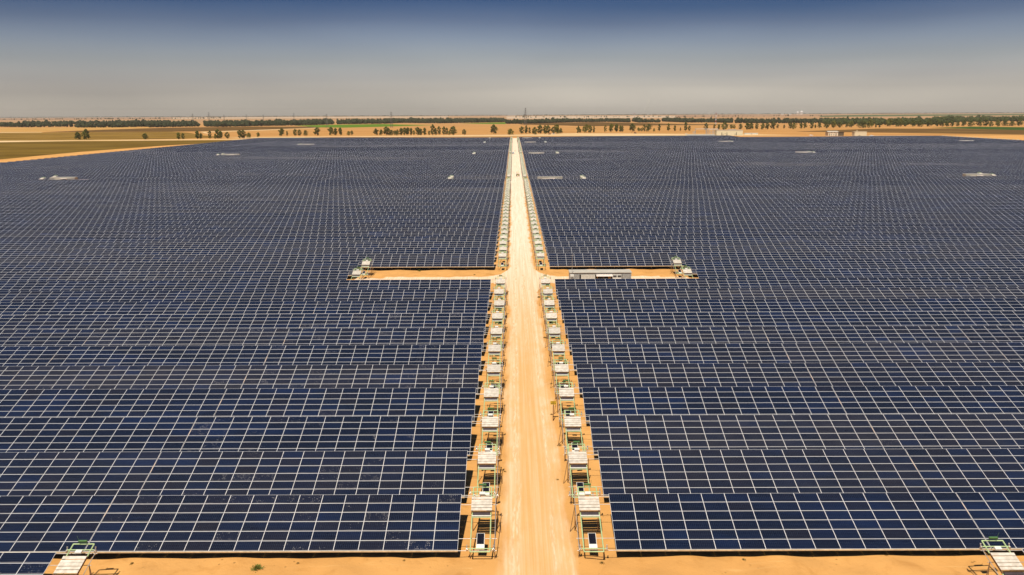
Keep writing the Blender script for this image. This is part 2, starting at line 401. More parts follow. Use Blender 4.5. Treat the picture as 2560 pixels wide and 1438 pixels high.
def field(name, mat, pts, n=10):
    _fl[0] += 1; z = .03 + .012 * _fl[0]
    P = [at(*p) for p in pts]; out = []
    rnd = random.Random(_fl[0])
    for i, a in enumerate(P):
        b = P[(i + 1) % len(P)]; L = (b - a).length; nn = max(2, min(n, int(L / 25)))
        nrm = Vector((-(b - a).y, (b - a).x, 0)).normalized()
        for k in range(nn):
            t = k / nn; j = 0 if k == 0 else rnd.uniform(-1, 1) * min(L * .006, 3.0)
            q = a.lerp(b, t) + nrm * j; out.append((q.x, q.y, z))
    m = MB(); m.quad(out[::-1] if sum(out[i - 1][0] * out[i][1] - out[i][0] * out[i - 1][1] for i in range(len(out))) < 0 else out)
    tag(m.build(name, mat), kind='structure')
field('stubble_field', M_OLIVE, [(-500, 357), (0, 354.5), (430, 351.5), (720, 349), (560, 356.5), (420, 363.5), (200, 380), (0, 399), (-500, 445)])
field('grass_field', M_OCHRE, [(-500, 336), (0, 332.6), (110, 331.5), (430, 329.5), (470, 332), (510, 339), (560, 343.5), (440, 347.5), (230, 350), (0, 352), (-500, 354)])
field('dirt_track', M_PALE, [(-500, 354.6), (0, 352.2), (190, 350.4), (430, 349.2), (700, 346.4), (860, 342.2), (860, 343.4), (700, 348), (430, 351), (190, 353), (0, 356), (-500, 358)])
field('dirt_track', M_PALE, [(-500, 333.5), (0, 330.6), (105, 330.6), (105, 331.8), (0, 332.5), (-500, 336)])
field('stubble_field', M_TAN, [(-500, 322), (0, 320), (375, 317.5), (375, 320.5), (250, 324.5), (105, 330), (0, 330.5), (-500, 333)])
field('ploughed_field', M_BROWN, [(110, 331), (250, 325), (380, 320.8), (430, 319.5), (640, 317), (790, 317), (800, 320.6), (640, 325.5), (505, 328.5), (430, 329.3)])
field('dirt_track', M_PALE, [(500, 330), (560, 328), (790, 319.8), (795, 320.8), (600, 328.6), (515, 331.5), (530, 337), (522, 337)])
field('crop_field', M_CROP, [(735, 314.2), (860, 311.8), (960, 310.4), (1010, 312), (1085, 313.4), (1010, 315.4), (940, 317.6), (860, 319.4), (800, 318.8)])
field('crop_field', M_CROP, [(1150, 308.6), (1266, 305.9), (1266, 310.4), (1200, 309.9)])
field('ploughed_field', M_BROWN, [(1300, 309.5), (1420, 307.5), (1480, 305.5), (1600, 308), (1700, 310.2), (1840, 311.4), (1840, 312.2), (1600, 314.2), (1470, 316), (1390, 313.4), (1300, 311.5)])
field('ploughed_field', M_UMBER, [(1990, 328.8), (2100, 325), (2200, 321.6), (2330, 322), (2560, 325), (2900, 326), (2900, 341), (2560, 337), (2400, 334.6), (2200, 331.5), (2060, 330)])
field('crop_field', M_DKCROP, [(2325, 320.2), (2430, 317), (2560, 318.4), (2900, 320), (2900, 326), (2560, 325.4), (2420, 322.6)])
field('distant_field', M_PINK, [(-600, 305), (0, 300), (430, 297), (430, 294.6), (0, 296.4), (-600, 299)])
field('distant_field', M_PALEF, [(430, 297.6), (860, 295.3), (1120, 294), (1120, 291.8), (860, 292.6), (430, 294.6)])
field('distant_field', M_PALEF, [(1266, 297), (1690, 294.6), (1690, 290), (1266, 291.3)])
field('distant_field', M_PINK, [(1690, 292.8), (2130, 289.4), (2130, 287.3), (1690, 289)])
field('orchard_field', M_GROVE, [(2050, 292.5), (2600, 288), (2800, 285.4), (2800, 283.2), (2560, 284.6), (2150, 287.4), (2050, 289.8)])
field('dirt_track', M_PALE, [(560, 344), (860, 341.4), (1270, 337.2), (1440, 333.6), (1700, 335.4), (1880, 336), (2060, 340), (2300, 339.2), (2300, 340.6), (2050, 343), (1700, 340.2), (1270, 341), (860, 343.5), (620, 346)])

# ------------------------------------------------------------------ solar tables
HB, RUN, RISE = 0.90, 5.715, 1.965
TILT = math.atan2(RISE, RUN); CT, ST = math.cos(TILT), math.sin(TILT); SL = math.hypot(RUN, RISE)
XL, XR, TW, TP = -4.58, 8.03, 29.75, 29.79
NM, NR, MP, SP = 15, 6, TW / 15, SL / 6
def P(x, s, n): return (x, s * CT - n * ST, HB + s * ST + n * CT)
rows = []                                    # (distance of the top edge, set of removed table numbers per side)
PIT = 9.14
rows.append((63.6 - PIT, {0}, {0}))
rows += [(63.6 + PIT * k, set(), set()) for k in range(11)]
rows += [(164.3, {0}, {0}), (175.3, {0}, {0})]
NOTCH = [164.3]
blocks = [(184.7, 25), (433.8, 25), (682.9, 25), (932.0, 20)]
for bi, (d0, n) in enumerate(blocks):
    rows += [(d0 + PIT * k, set(), set()) for k in range(n)]
    e = d0 + PIT * (n - 1); NOTCH.append(e + 9.3)
    l, r = ({0, 7}, {0, 7, 16} if bi == 2 else {0, 7}) if bi < 3 else ({0}, {0})
    if bi == 3: l, r = {0}, {0}
    rows += [(e + 9.3, l, r), (e + 20.3, l, r)]
e = 932.0 + PIT * 19
rows += [(e + 29.7 + PIT * k, set(), set()) for k in range(3)]
NLT, NRT = 12, 19
tables = []
for ri, (d, rl, rr) in enumerate(rows):
    for side, num, rem in ((-1, NLT, rl), (1, NRT, rr)):
        cnt = 0
        for j in range(num):
            if j in rem: continue
            if side > 0 and d > 1098 and j > 9: continue
            cnt += 1
            x0 = XL - TP * j - TW if side < 0 else XR + TP * j
            y0 = d - RUN
            z0 = float(terr(x0 + TW / 2, y0 + 2.8)) if d > 190 else 0.0
            big = 0
            for u in np.linspace(.04, .96, 8):
                for s in (.35, .6, .95):
                    px, py, zc = proj((x0 + TW * u, y0 + RUN * s, HB + RISE * s))
                    if -2 < px < IW + 2 and -2 < py < IH + 2: big += 1
            px, py, zc = proj((x0 + TW / 2, d, HB + RISE))
            if ri > 0 and ri < len(rows) - 1: occl = 1
            area = big / 24 * (FPX / zc) ** 2 * TW * SL * (.35 + 20 / zc)
            tables.append(dict(r=ri, side=side, j=cnt, x=x0, y=y0, z=z0, a=area, d=d))
rr_ = random.Random(3); row_tone = {}
for t in tables:
    k = t['r']
    if k not in row_tone: row_tone[k] = (rr_.random(), rr_.random())
    b = row_tone[k][0 if t['side'] < 0 else 1]
    t['tone'] = min(1, max(0, .05 + .75 * b + rr_.uniform(-.2, .2)))
    t['soil'] = (rr_.uniform(.42, .80) if t['side'] < 0 and t['j'] <= 2 and k <= 12 else rr_.uniform(0, .45))
for k, ton, soi in ((1, .45, .62), (2, .62, .50), (3, .20, .55), (4, .25, .45), (5, .80, .80), (6, .15, .55)):
    for t in tables:
        if t['r'] == k and t['side'] < 0: t['tone'], t['soil'] = ton + rr_.uniform(-.08, .08), soi if t['j'] == 1 else soi - .3
order = sorted(range(len(tables)), key=lambda i: -tables[i]['a'])
indiv = set(i for i in order[:300] if tables[i]['a'] > 0)
# one module, its own mesh
mm = MB(); hw, hh = MP / 2 - .006, SP / 2 - .007
mm.box(-hw, hw, -hh, hh, -.038, -.0015, 1)
mm.quad([(-hw, -hh, 0), (hw, -hh, 0), (hw, hh, 0), (-hw, hh, 0)], 0, [(0, 0), (1, 0), (1, 1), (0, 1)])
ME_MOD = mm.mesh('solar_module', [M_SOLAR, M_STEEL])
# all modules of one table
ma_ = MB(); ma_.quad([P(0, 0, 0), P(TW, 0, 0), P(TW, SL, 0), P(0, SL, 0)], 0, [(0, 0), (NM, 0), (NM, NR), (0, NR)])
ma_.box(0, TW, 0, SL, -.045, -.002, 1, T=P)
ME_ARR = ma_.mesh('module_array', [M_SOLAR, M_STEEL])
eb = MB(); eb.box(.0, TW, -.03, .05, -.17, -.046, 0, T=P); ME_EDGE = eb.mesh('edge_beam', M_BEAM)
sf = MB()
for s in (1.1, 2.4, 3.7, 5.0, 5.9): sf.box(.05, TW - .05, s - .03, s + .03, -.13, -.047, 0, T=P)
RAF = [TW * (i + .5) / 7 for i in range(7)]
for x in RAF: sf.box(x - .04, x + .04, .15, SL - .15, -.25, -.131, 0, T=P)
ME_SUP = sf.mesh('support_frame', M_STEEL)
def post_mesh(s):
    m = MB(); q = P(0, s, -.24); m.box(-.05, .05, q[1] - .05, q[1] + .05, -.3, q[2], 0); return m.mesh('post', M_STEEL)
ME_POST = [post_mesh(1.3), post_mesh(4.7)]
fr = MB(); fr.v, fr.f, fr.m = list(eb.v), list(eb.f), [1] * len(eb.f)
def merge(dst, src, mi, off=(0, 0, 0)):
    b = len(dst.v); dst.v += [(p[0] + off[0], p[1] + off[1], p[2] + off[2]) for p in src.v]; dst.f += [tuple(b + i for i in f) for f in src.f]; dst.m += [mi] * len(src.f)
merge(fr, sf, 0)
for x in RAF:
    for s in (1.3, 4.7):
        q = P(x, s, -.24); fr.box(x - .05, x + .05, q[1] - .05, q[1] + .05, -.3, q[2], 0)
ME_FRAME = fr.mesh('support_frame', [M_STEEL, M_BEAM])
fa = MB(); fa.v, fa.f, fa.m = list(ma_.v), list(ma_.f), list(ma_.m); fa.uv = dict(ma_.uv)
merge(fa, fr, 1)
ME_FAR = fa.mesh('solar_table', [M_SOLAR, M_STEEL])
SIDE = {-1: 'left', 1: 'right'}
def tlabel(t):
    look = 'brownish' if t['tone'] > .62 else 'deep blue' if t['tone'] < .3 else 'grey-blue'
    if t['soil'] > .62 and t['r'] < 13: look = 'speckled ' + look
    return '%s solar table, %s row from the camera, %s %s of the road' % (look, ordw(t['r'] + 1), ordw(t['j']), SIDE[t['side']])
GT = 'solar tables in rows over the sand'
for i in sorted(indiv):
    t = tables[i]; c = (t['tone'], t['soil'], 0, 1)
    if t['r'] <= 7:
        e = empty('solar_table', (t['x'], t['y'], t['z']))
        for a in range(NM):
            for b in range(NR):
                o = bpy.data.objects.new('solar_module', ME_MOD); col.objects.link(o); o.parent = e
                o.location = P((a + .5) * MP, (b + .5) * SP, 0); o.rotation_euler = (TILT, 0, 0); o.color = c
        put('edge_beam', ME_EDGE, e); put('support_frame', ME_SUP, e)
        for x in RAF:
            for me in ME_POST: put('post', me, e, (x, 0, 0))
    elif t['r'] <= 18:
        e = empty('solar_table', (t['x'], t['y'], t['z']))
        put('module_array', ME_ARR, e).color = c; put('support_frame', ME_FRAME, e)
    else:
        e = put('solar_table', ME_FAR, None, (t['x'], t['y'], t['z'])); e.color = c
    tag(e, tlabel(t), 'solar table', GT)
rest = [t for i, t in enumerate(tables) if i not in indiv]
def table_mass(rest):
    n = len(rest); loc = np.array([(t['x'], t['y'], t['z']) for t in rest])
    cor = np.array([P(0, 0, 0), P(TW, 0, 0), P(TW, SL, 0), P(0, SL, 0), P(0, 0, -.05), P(TW, 0, -.05), P(TW, SL, -.05), P(0, SL, -.05)])
    v = (loc[:, None, :] + cor[None]).reshape(-1, 3)
    fq = np.array([(0, 1, 2, 3), (7, 6, 5, 4), (4, 5, 1, 0), (5, 6, 2, 1), (6, 7, 3, 2), (7, 4, 0, 3)])
    f = (np.arange(n)[:, None, None] * 8 + fq[None]).reshape(-1, 4)
    me = np_mesh('solar_table_mass', v, f, M_SOLAR)
    uv = np.zeros((n, 6, 4, 2), np.float32); iu = (np.arange(n) % 60) * 16; iv = (np.arange(n) // 60) * 8
    uv[:, 0] = np.array([(0, 0), (NM, 0), (NM, NR), (0, NR)]); uv[:, :, :, 0] += iu[:, None, None]; uv[:, :, :, 1] += iv[:, None, None]
    me.uv_layers.new(name='UVMap').data.foreach_set('uv', uv.ravel())
    for nm in ('tone', 'soil'):
        at_ = me.attributes.new(nm, 'FLOAT', 'POINT'); at_.data.foreach_set('value', np.repeat(np.array([t[nm] for t in rest], np.float32), 8))
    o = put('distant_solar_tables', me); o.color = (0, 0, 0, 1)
    tag(o, 'vast spread of distant solar tables filling the plain towards the far trees', 'solar tables', None, 'stuff')
table_mass(rest)

# ------------------------------------------------------------------ cleaning robots and their docking racks
def robot_parts(sx):                          # sx = +1: the road lies at +x
    X = lambda x: x * sx
    parts = []
    f = MB()
    for x in (-.78, .78): f.tube(P(X(x), -.35, .22), P(X(x), 6.55, .30), .05, mi=0)
    f.tube(P(-.78, -.35, .22), P(.78, -.35, .22), .05); f.tube(P(-.78, 6.55, .30), P(.78, 6.55, .30), .05)
    f.tube(P(-1.0, 6.02, .27), P(1.0, 6.02, .27), .045); f.tube(P(-1.0, -.02, .2), P(1.0, -.02, .2), .04)
    f.tube(P(-.78, 3.2, .24), P(.78, 3.2, .24), .035)
    parts.append(('frame', f, M_GREEN))
    c = MB(); rn = random.Random(5)
    for i in range(5):
        s0 = 3.72 + .315 * i; a = rn.uniform(-.02, .02); b = rn.uniform(-.02, .02)
        q = [P(-.87, s0 + a, .47), P(.87, s0 + b, .47), P(.87, s0 + .265 + b, .475), P(-.87, s0 + .265 + a, .475)]
        q2 = [P(-.87, s0 + a, .50), P(.87, s0 + b, .50), P(.87, s0 + .265 + b, .505), P(-.87, s0 + .265 + a, .505)]
        c.hexa(q + q2)
    parts.append(('brush_cover', c, M_WHITE))
    a = MB()
    for x in (-.84, .84):
        a.box(x - .02, x + .02, 3.5, 5.3, .30, .46, 0, T=P)
    a.box(-.84, .84, 3.66, 3.70, .30, .46, 0, T=P); a.box(-.8, .8, 5.2, 5.24, .28, .44, 0, T=P)
    parts.append(('carriage', a, M_RUST))
    b = MB(); b.tube(P(-.72, 3.5, .30), P(.72, 3.5, .30), .13, n=10); b.tube(P(-.72, 4.4, .22), P(.72, 4.4, .22), .13, n=10)
    parts.append(('brush', b, M_BRUSH))
    g = MB(); g.box(-.80, .80, 3.26, 3.33, .22, .36, 0, T=P); parts.append(('guard_bar', g, M_BOX))
    p = MB(); p.box(-.32, .32, .52, 1.68, .03, .07, 0, T=P); p.box(-.285, .285, .55, 1.645, .071, .076, 1, T=P)
    parts.append(('solar_panel', p, [M_BOX, M_PVDARK]))
    bx = MB(); bx.box(-.33, .33, .12, .50, -.12, .10, 0, T=P); parts.append(('battery_box', bx, M_BOX))
    k = MB(); k.box(-.24, .24, 5.62, 5.9, .30, .44, 0, T=P); parts.append(('control_box', k, M_BOX))
    m = MB(); m.box(-.32, .32, 6.5, 6.62, .52, .66, 0, T=P)
    for x in (-.26, .26): m.tube(P(x, 6.5, .3), P(x, 6.56, .53), .02, n=5)
    m.tube(P(X(-.30), 6.6, .66), P(X(-.34), 6.65, 1.05), .012, n=5)
    parts.append(('motor_box', m, M_DKGREEN))
    for x in (-1.06, 1.06):
        for s in (6.02, -.02):
            wh = MB(); wh.ball(P(x, s, .22), .085, k=2); wh.tube(P(x - .07, s, .12), P(x + .07, s, .12), .09, n=10)
            wh.tube(P(x, s + .05, .2), P(x, s + .16, .34), .04, n=6); wh.ball(P(x, s + .18, .37), .065, k=1)
            parts.append(('wheel', wh, M_SILVER))
    return parts
def rack_parts(sx):
    parts = []
    r = MB()
    for s, n_ in ((0.0, -.06), (1.25, -.09), (4.9, -.09), (5.95, -.06)):
        r.tube(P(sx * -1.93, s, n_), P(sx * 1.18, s, n_), .024, n=6)
    r.tube(P(sx * 1.02, -.15, -.02), P(sx * 1.02, 6.15, -.02), .028, n=6)
    parts.append(('rail', r, M_STEEL))
    def leg(x, s, brace):
        l = MB(); q = P(x, s, -.05); l.tube((q[0], q[1], -.25), q, .035, n=6)
        if brace:
            q2 = P(x, s - 1.6, -.05); l.tube((q[0], q[1], .25), q2, .03, n=6)
            l.tube((q[0] + sx * .45, q[1] - .25, -.2), q, .03, n=6)
        parts.append(('leg', l, M_RUST))
    leg(sx * 1.02, .25, False); leg(sx * 1.02, 4.9, True); leg(sx * -.95, .25, False); leg(sx * -.95, 4.9, False)
    return parts
def build_thing(name, parts, as_one=False):
    if as_one:
        mats, m = [], MB()
        for nm, p, mt in parts:
            mt = mt if isinstance(mt, list) else [mt]
            for x in mt:
                if x not in mats: mats.append(x)
            b = len(m.v); m.v += p.v; m.f += [tuple(b + i for i in f) for f in p.f]; m.m += [mats.index(mt[k]) for k in p.m]
        return m.build(name, mats)
    e = empty(name)
    for nm, p, mt in parts: p.build(nm, mt, e, smoothed=False)
    return e
RB, RK = {}, {}
for sx in (1, -1):
    for far in (0, 1):
        RB[sx, far] = [build_thing('cleaning_robot', robot_parts(sx), bool(far)), False]
        RK[sx, far] = [build_thing('docking_rack', rack_parts(sx), bool(far)), False]
def spawn(store, key, loc, label, cat, group):
    src, used = store[key]
    o = copy_tree(src) if used else src
    store[key][1] = True; o.location = loc; return tag(o, label, cat, group)
GR, GD = 'cleaning robots parked at the row ends', 'docking racks at the row ends'
JR = random.Random(9)
def dock(ri, sx, xedge, where, racked=True):
    d = rows[ri][0]; y = d - RUN; xc = xedge + sx * 1.92; far = int(ri > 24)
    z = float(terr(xc, y + 2.8)) if d > 190 else 0.0
    spawn(RB, (sx, far), (xc + JR.uniform(-.13, .13), y + JR.uniform(-.04, .04), z), 'white-slatted green cleaning robot parked %s, %s row from the camera' % (where, ordw(ri + 1)), 'cleaning robot', GR)
    if racked: spawn(RK, (sx, far), (xc, y, z), 'steel docking rack under the robot %s, %s row from the camera' % (where, ordw(ri + 1)), 'docking rack', GD)
for ri, (d, rl, rr) in enumerate(rows):
    dock(ri, 1, XL if 0 not in rl else XL - TP, 'left of the road')
    dock(ri, -1, XR if 0 not in rr else XR + TP, 'right of the road')
for ri, (d, rl, rr) in enumerate(rows):
    if 7 in rl and d < 1000: dock(ri, 1, XL - TP * 8, 'by the far left shed')
    if 7 in rr and d < 1000: dock(ri, -1, XR + TP * 8, 'by the right-hand shed')
    if 16 in rr: dock(ri, -1, XR + TP * 17, 'by the rightmost shed')
xe = XR + TP * (NRT - 1) + TW
nr_ = 0
for ri, (d, rl, rr) in enumerate(rows):
    if 930 < d < 1098:
        dock(ri, 1, xe, 'on the right farm edge', False)

# ------------------------------------------------------------------ inverter stations
M_CORR = plain('grey_corrugated', (.34, .33, .30), .55); M_ROOFW = plain('pale_roof', (.50, .46, .38), .7, 0, .10, .8)
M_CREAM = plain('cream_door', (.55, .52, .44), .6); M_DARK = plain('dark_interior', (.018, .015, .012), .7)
M_LOUV = plain('dark_louvre', (.07, .065, .06), .6); M_AWN = plain('awning', (.68, .58, .50), .7)
M_YEL = plain('yellow_frame', (.60, .40, .14), .6)
def station_parts():
    ps = []; W = 12.6; D = 3.0; z0, z1 = .35, 2.95
    s = MB()
    s.box(0, W, 1.3, D, z0, z1)               # rear half, full
    for a, b in ((0, .25), (W - .25, W)): s.box(a, b, 0, 1.298, z0, z1)
    s.box(.25, W - .25, .05, 1.298, z1 - .35, z1 - .004); s.box(.25, W - .25, .0, 1.298, z0, z0 + .15)
    def corr(x0, x1):
        n = int((x1 - x0) / .24)
        for i in range(n): s.box(x0 + i * .24 + .03, x0 + i * .24 + .17, -.02, .06, z0 + .16, z1 - .36)
        s.box(x0, x1, .06, .12, z0 + .152, z1 - .352)
    corr(.3, 2.0); corr(10.75, 12.3)
    ps.append(('container_body', s, M_CORR))
    r = MB(); r.box(-.08, W + .08, -.1, D + .08, z1, z1 + .12); ps.append(('roof', r, M_ROOFW))
    d = MB(); d.box(2.3, 5.2, .02, .1, z0 + .16, z1 - .37); d.box(3.7, 3.74, .0, .02, z0 + .3, z1 - .5); d.box(4.75, 4.95, -.02, .019, 1.55, 1.68)
    ps.append(('door', d, M_CREAM))
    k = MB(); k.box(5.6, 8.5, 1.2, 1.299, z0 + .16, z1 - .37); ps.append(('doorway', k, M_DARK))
    y = MB(); y.box(5.6, 5.75, .06, 1.19, z0 + .16, z1 - .37); y.box(7.9, 8.45, .5, .58, z0 + .16, z1 - .40); y.box(7.0, 7.06, .9, .96, z0 + .16, z1 - .4)
    ps.append(('door_frame', y, M_YEL))
    a = MB(); a.hexa([(5.4, -.75, z1 - .62), (8.7, -.75, z1 - .62), (8.7, .04, z1 - .36), (5.4, .04, z1 - .36), (5.4, -.75, z1 - .58), (8.7, -.75, z1 - .58), (8.7, .04, z1 - .32), (5.4, .04, z1 - .32)])
    ps.append(('awning', a, M_AWN))
    b = MB(); b.box(8.75, 10.6, .02, .1, z0 + .16, z1 - .37); b.box(9.65, 9.69, -.0, .02, z0 + .2, z1 - .4); ps.append(('door', b, M_BOX))
    for q in (8.85, 9.78):
        v = MB(); v.box(q, q + .74, -.01, .018, 2.0, 2.42); ps.append(('vent', v, M_LOUV))
    return ps
st0 = build_thing('inverter_shed', station_parts()); used = False
spots = [(11.4, 0, 'grey container shed with dark doorway and awning beside the crossing road')]
for k in (1, 2, 3, 4): spots.append((12.2, k, 'low flat-roofed inverter shed right of the road, %s one beyond the crossing' % ordw(k)))
for k in (1, 2, 3): spots.append((XL - TP * 8 + 7, k, 'low flat-roofed inverter shed among the panels far left, %s from the camera' % ordw(k)))
for k in (1, 2, 3): spots.append((XR + TP * 8 - 17, k, 'low flat-roofed inverter shed among right-hand panels, %s from the camera' % ordw(k)))
spots.append((XR + TP * 17 - 17, 3, 'rightmost low inverter shed among the distant panels'))
for x, k, lab in spots:
    o = st0 if not used else copy_tree(st0); used = True
    y = NOTCH[k] - 3.4; o.location = (x, y, float(terr(x + 6, y)) - .05 + (.45 if k else 0))
    tag(o, lab, 'shed', 'inverter sheds among the rows')
pl = empty('antenna_mast', (at(1430, 700).x * 160.2 / at(1430, 700).y, 160.2, 0))
m = MB(); m.tube((0, 0, -.2), (0, 0, 7.2), .05, .03, n=8); m.build('pole', M_STEEL, pl)
m = MB(); m.box(-.35, .35, -.3, .1, 2.35, 2.75); m.tube((0, -.1, 2.5), (0, .0, 2.5), .06); m.build('instrument_box', M_BOX, pl)
m = MB(); m.tube((-.35, 0, 6.6), (.35, 0, 6.6), .02, n=6); m.ball((.35, 0, 6.65), .07, k=2); m.build('sensor_arm', M_STEEL, pl)
tag(pl, 'thin grey pole with white box in front of the container shed', 'mast')
gr = empty('guard_rail', (0, 159.3, 0))
for x in (9.9, 12.5, 15.5, 18.5, 21.5, 25.0):
    m = MB(); m.tube((x, 0, -.2), (x, 0, 1.25 if x not in (9.9, 25.0) else 1.7), .04, n=6); m.build('post', M_RUST if x in (9.9, 25.0) else M_STEEL, gr)
m = MB()
for z in (.65, 1.15): m.tube((9.9, 0, z), (25.0, 0, z), .022, n=6)
m.build('rail', M_STEEL, gr)
tag(gr, 'thin metal guard rail on posts in front of the container shed', 'railing')

# ------------------------------------------------------------------ sign by the road
q = at(1383, 1052); sg = empty('warning_sign', (q.x, q.y, 0))
m = MB(); m.tube((0, 0, -.2), (0, 0, 2.15), .045, n=8); m.build('pole', plain('dark_red_pole', (.10, .03, .02), .6), sg)
M_SIGN = plain('yellow_sign', (.52, .33, .02), .5, 0, .1)
m = MB(); m.box(-.33, .33, -.05, -.02, 2.0, 2.42); pb = m.build('sign_plate', M_SIGN, sg)
m = MB(); rn = random.Random(4)
for z, a, b in ((2.27, -.14, .16), (2.09, -.26, .12), (2.09, .17, .28)):
    x = a
    while x < b - .03:
        wv = rn.uniform(.03, .07); m.box(x, min(b, x + wv), -.055, -.0515, z, z + .07); x += wv + .018
m.build('lettering', M_DARK, pb)
tag(sg, 'small yellow sign on a dark pole right of the road', 'sign')

# ------------------------------------------------------------------ weeds on the sand
M_WEED = mk_leaf('weed_leaf', (.13, .15, .02), (.20, .20, .04)); M_DRY = mk_leaf('dry_weed', (.24, .16, .04), (.16, .13, .03))
def weed_mesh(seed, mat):
    r = random.Random(seed); m = MB()
    for i in range(130):
        a = r.uniform(0, 6.28); el = r.uniform(.15, 1.45); L = r.uniform(.25, 1.0)
        d = Vector((math.cos(a) * math.cos(el), math.sin(a) * math.cos(el), math.sin(el) * .75)); p = d * L * .5
        sd = d.orthogonal().normalized() * .035; q = p + d * .16; m.quad([p - sd, p + sd, q + sd * .4, q - sd * .4])
        m.tube((0, 0, 0), p, .006, n=3, cap=False) if i % 6 == 0 else None
    return m.mesh('weed', mat)
WM = [weed_mesh(1, M_WEED), weed_mesh(2, M_DRY), weed_mesh(3, M_DRY)]
WD = [(643, 1424, 1.0, 0, 'green weed tuft alone on the sand in the left foreground'), (1399, 1115, .55, 1, 'dry weed beside the robots right of the road near the front'),
      (1379, 1037, .4, 1, 'tiny dry weed behind the yellow sign'), (1412, 1085, .5, 1, 'dry weed between the yellow sign and the nearest right-hand robots'),
      (1048, 677, .9, 0, 'green shrub under the panel edge left of the crossing'), (1374, 905, .6, 2, 'dry weed clump right of the road midway to the crossing'),
      (1362, 845, .6, 2, 'straw-coloured weed at the right road edge nearer the crossing'), (1347, 744, .8, 1, 'long low weed beside the right robots just before the crossing'),
      (1186, 688, .5, 2, 'small dark weed on the crossing sand left of the robots'), (985, 672, .6, 2, 'dry weed near the middle of the left crossing spur'),
      (1415, 674, .7, 0, 'green weed at the left end of the container shed'), (1350, 628, .8, 2, 'dry weed at the right road edge just past the crossing'),
      (745, 1407, .3, 1, 'tiny dry weed on the front sand right of the green tuft'), (330, 1412, .35, 2, 'small dry weed on the front sand beside the left corner robot'), (1010, 1400, .3, 1, 'tiny dry weed on the front sand left of the road'),
      (1505, 1408, .45, 1, 'dry twiggy weed below the nearest right-hand robot'), (1860, 1398, .35, 2, 'small dry weed on the front sand below the right panels'), (2215, 1392, .35, 1, 'small dry weed on the front sand near the right corner robot'),
      (1262, 1180, .3, 2, 'tiny dry weed left of the road near the front'), (1393, 1200, .35, 2, 'tiny straw weed right of the road near the front'), (1378, 960, .4, 1, 'small dry weed right of the road above the yellow sign')]
for px, py, s, k, lab in WD:
    q = at(px, py); o = put('weed', WM[k], None, (q.x, q.y, gz(q.x, q.y) - .02)); o.scale = (s, s, s * .9); o.rotation_euler = (0, 0, px)
    tag(o, lab, 'weed', 'weeds on the sand')
# ------------------------------------------------------------------ trees beyond the farm
def tree_meshes(seed, wr, base, sag=0.0, n=820):   # unit tree: height 1, crown half-width wr
    r = random.Random(seed); t = MB()
    t.tube((0, 0, -.03), (0.01, 0, base + .12), .030, .020, n=7); t.tube((.01, 0, base + .12), (0, .01, .72), .020, .008, n=6)
    cl = []
    for i in range(12):
        z = base + .08 + (.88 - base - .08) * (i + r.random()) / 12
        u = (z - base) / (1 - base); rad = wr * (math.sin(math.pi * min(.97, max(.08, u ** .75))) ** .7) * r.uniform(.30, .95); a = i * 2.4 + r.uniform(-.6, .6)
        c = Vector((math.cos(a) * rad, math.sin(a) * rad, z)); cl.append((c, wr * r.uniform(.24, .56)))
        if i % 2 == 0: t.tube((0, 0, max(base * .8, z - .22)), c, .011, .004, n=5)
    cl.append((Vector((0, 0, .90)), wr * .35))
    m = MB()
    for i in range(n):
        c, rad = cl[r.randrange(len(cl))]
        d = Vector((r.gauss(0, 1), r.gauss(0, 1), r.gauss(0, 1))).normalized() * rad * r.uniform(.45, 1.0) ** .6
        p = c + Vector((d.x, d.y, d.z * .8 - (sag * rad if r.random() < .3 else 0)))
        nrm = (d.normalized() + Vector((r.uniform(-.6, .6), r.uniform(-.6, .6), r.uniform(-.2, .9)))).normalized()
        a = nrm.orthogonal().normalized(); b = nrm.cross(a); s = r.uniform(.034, .066); th = r.uniform(0, 6.28)
        a, b = a * math.cos(th) + b * math.sin(th), b * math.cos(th) - a * math.sin(th)
        m.quad([p - a * s, p - b * s * .7, p + a * s, p + b * s * .7])
    return t, m
M_LEAF = [mk_leaf('dark_leaf', (.046, .058, .008), (.115, .120, .016)), mk_leaf('olive_leaf', (.095, .10, .012), (.17, .155, .02)), mk_leaf('dry_leaf', (.17, .13, .035), (.24, .18, .05))]
TK = {}
for k, (wr, base, sag) in {'round': (.46, .07, 0), 'oval': (.33, .05, 0), 'narrow': (.24, .05, 0), 'droopy': (.44, .12, .6), 'low': (.62, .03, .2)}.items():
    TK[k] = [tree_meshes(hash(k) % 97 if False else i * 13 + len(k), wr, base, sag) for i in range(2)]
TM = {}
def tree_mesh(kind, v, lm):
    key = (kind, v, lm)
    if key not in TM:
        t, m = TK[kind][v]; TM[key] = (t.mesh('trunk', M_TRUNK), m.mesh('crown', M_LEAF[lm]))
    return TM[key]
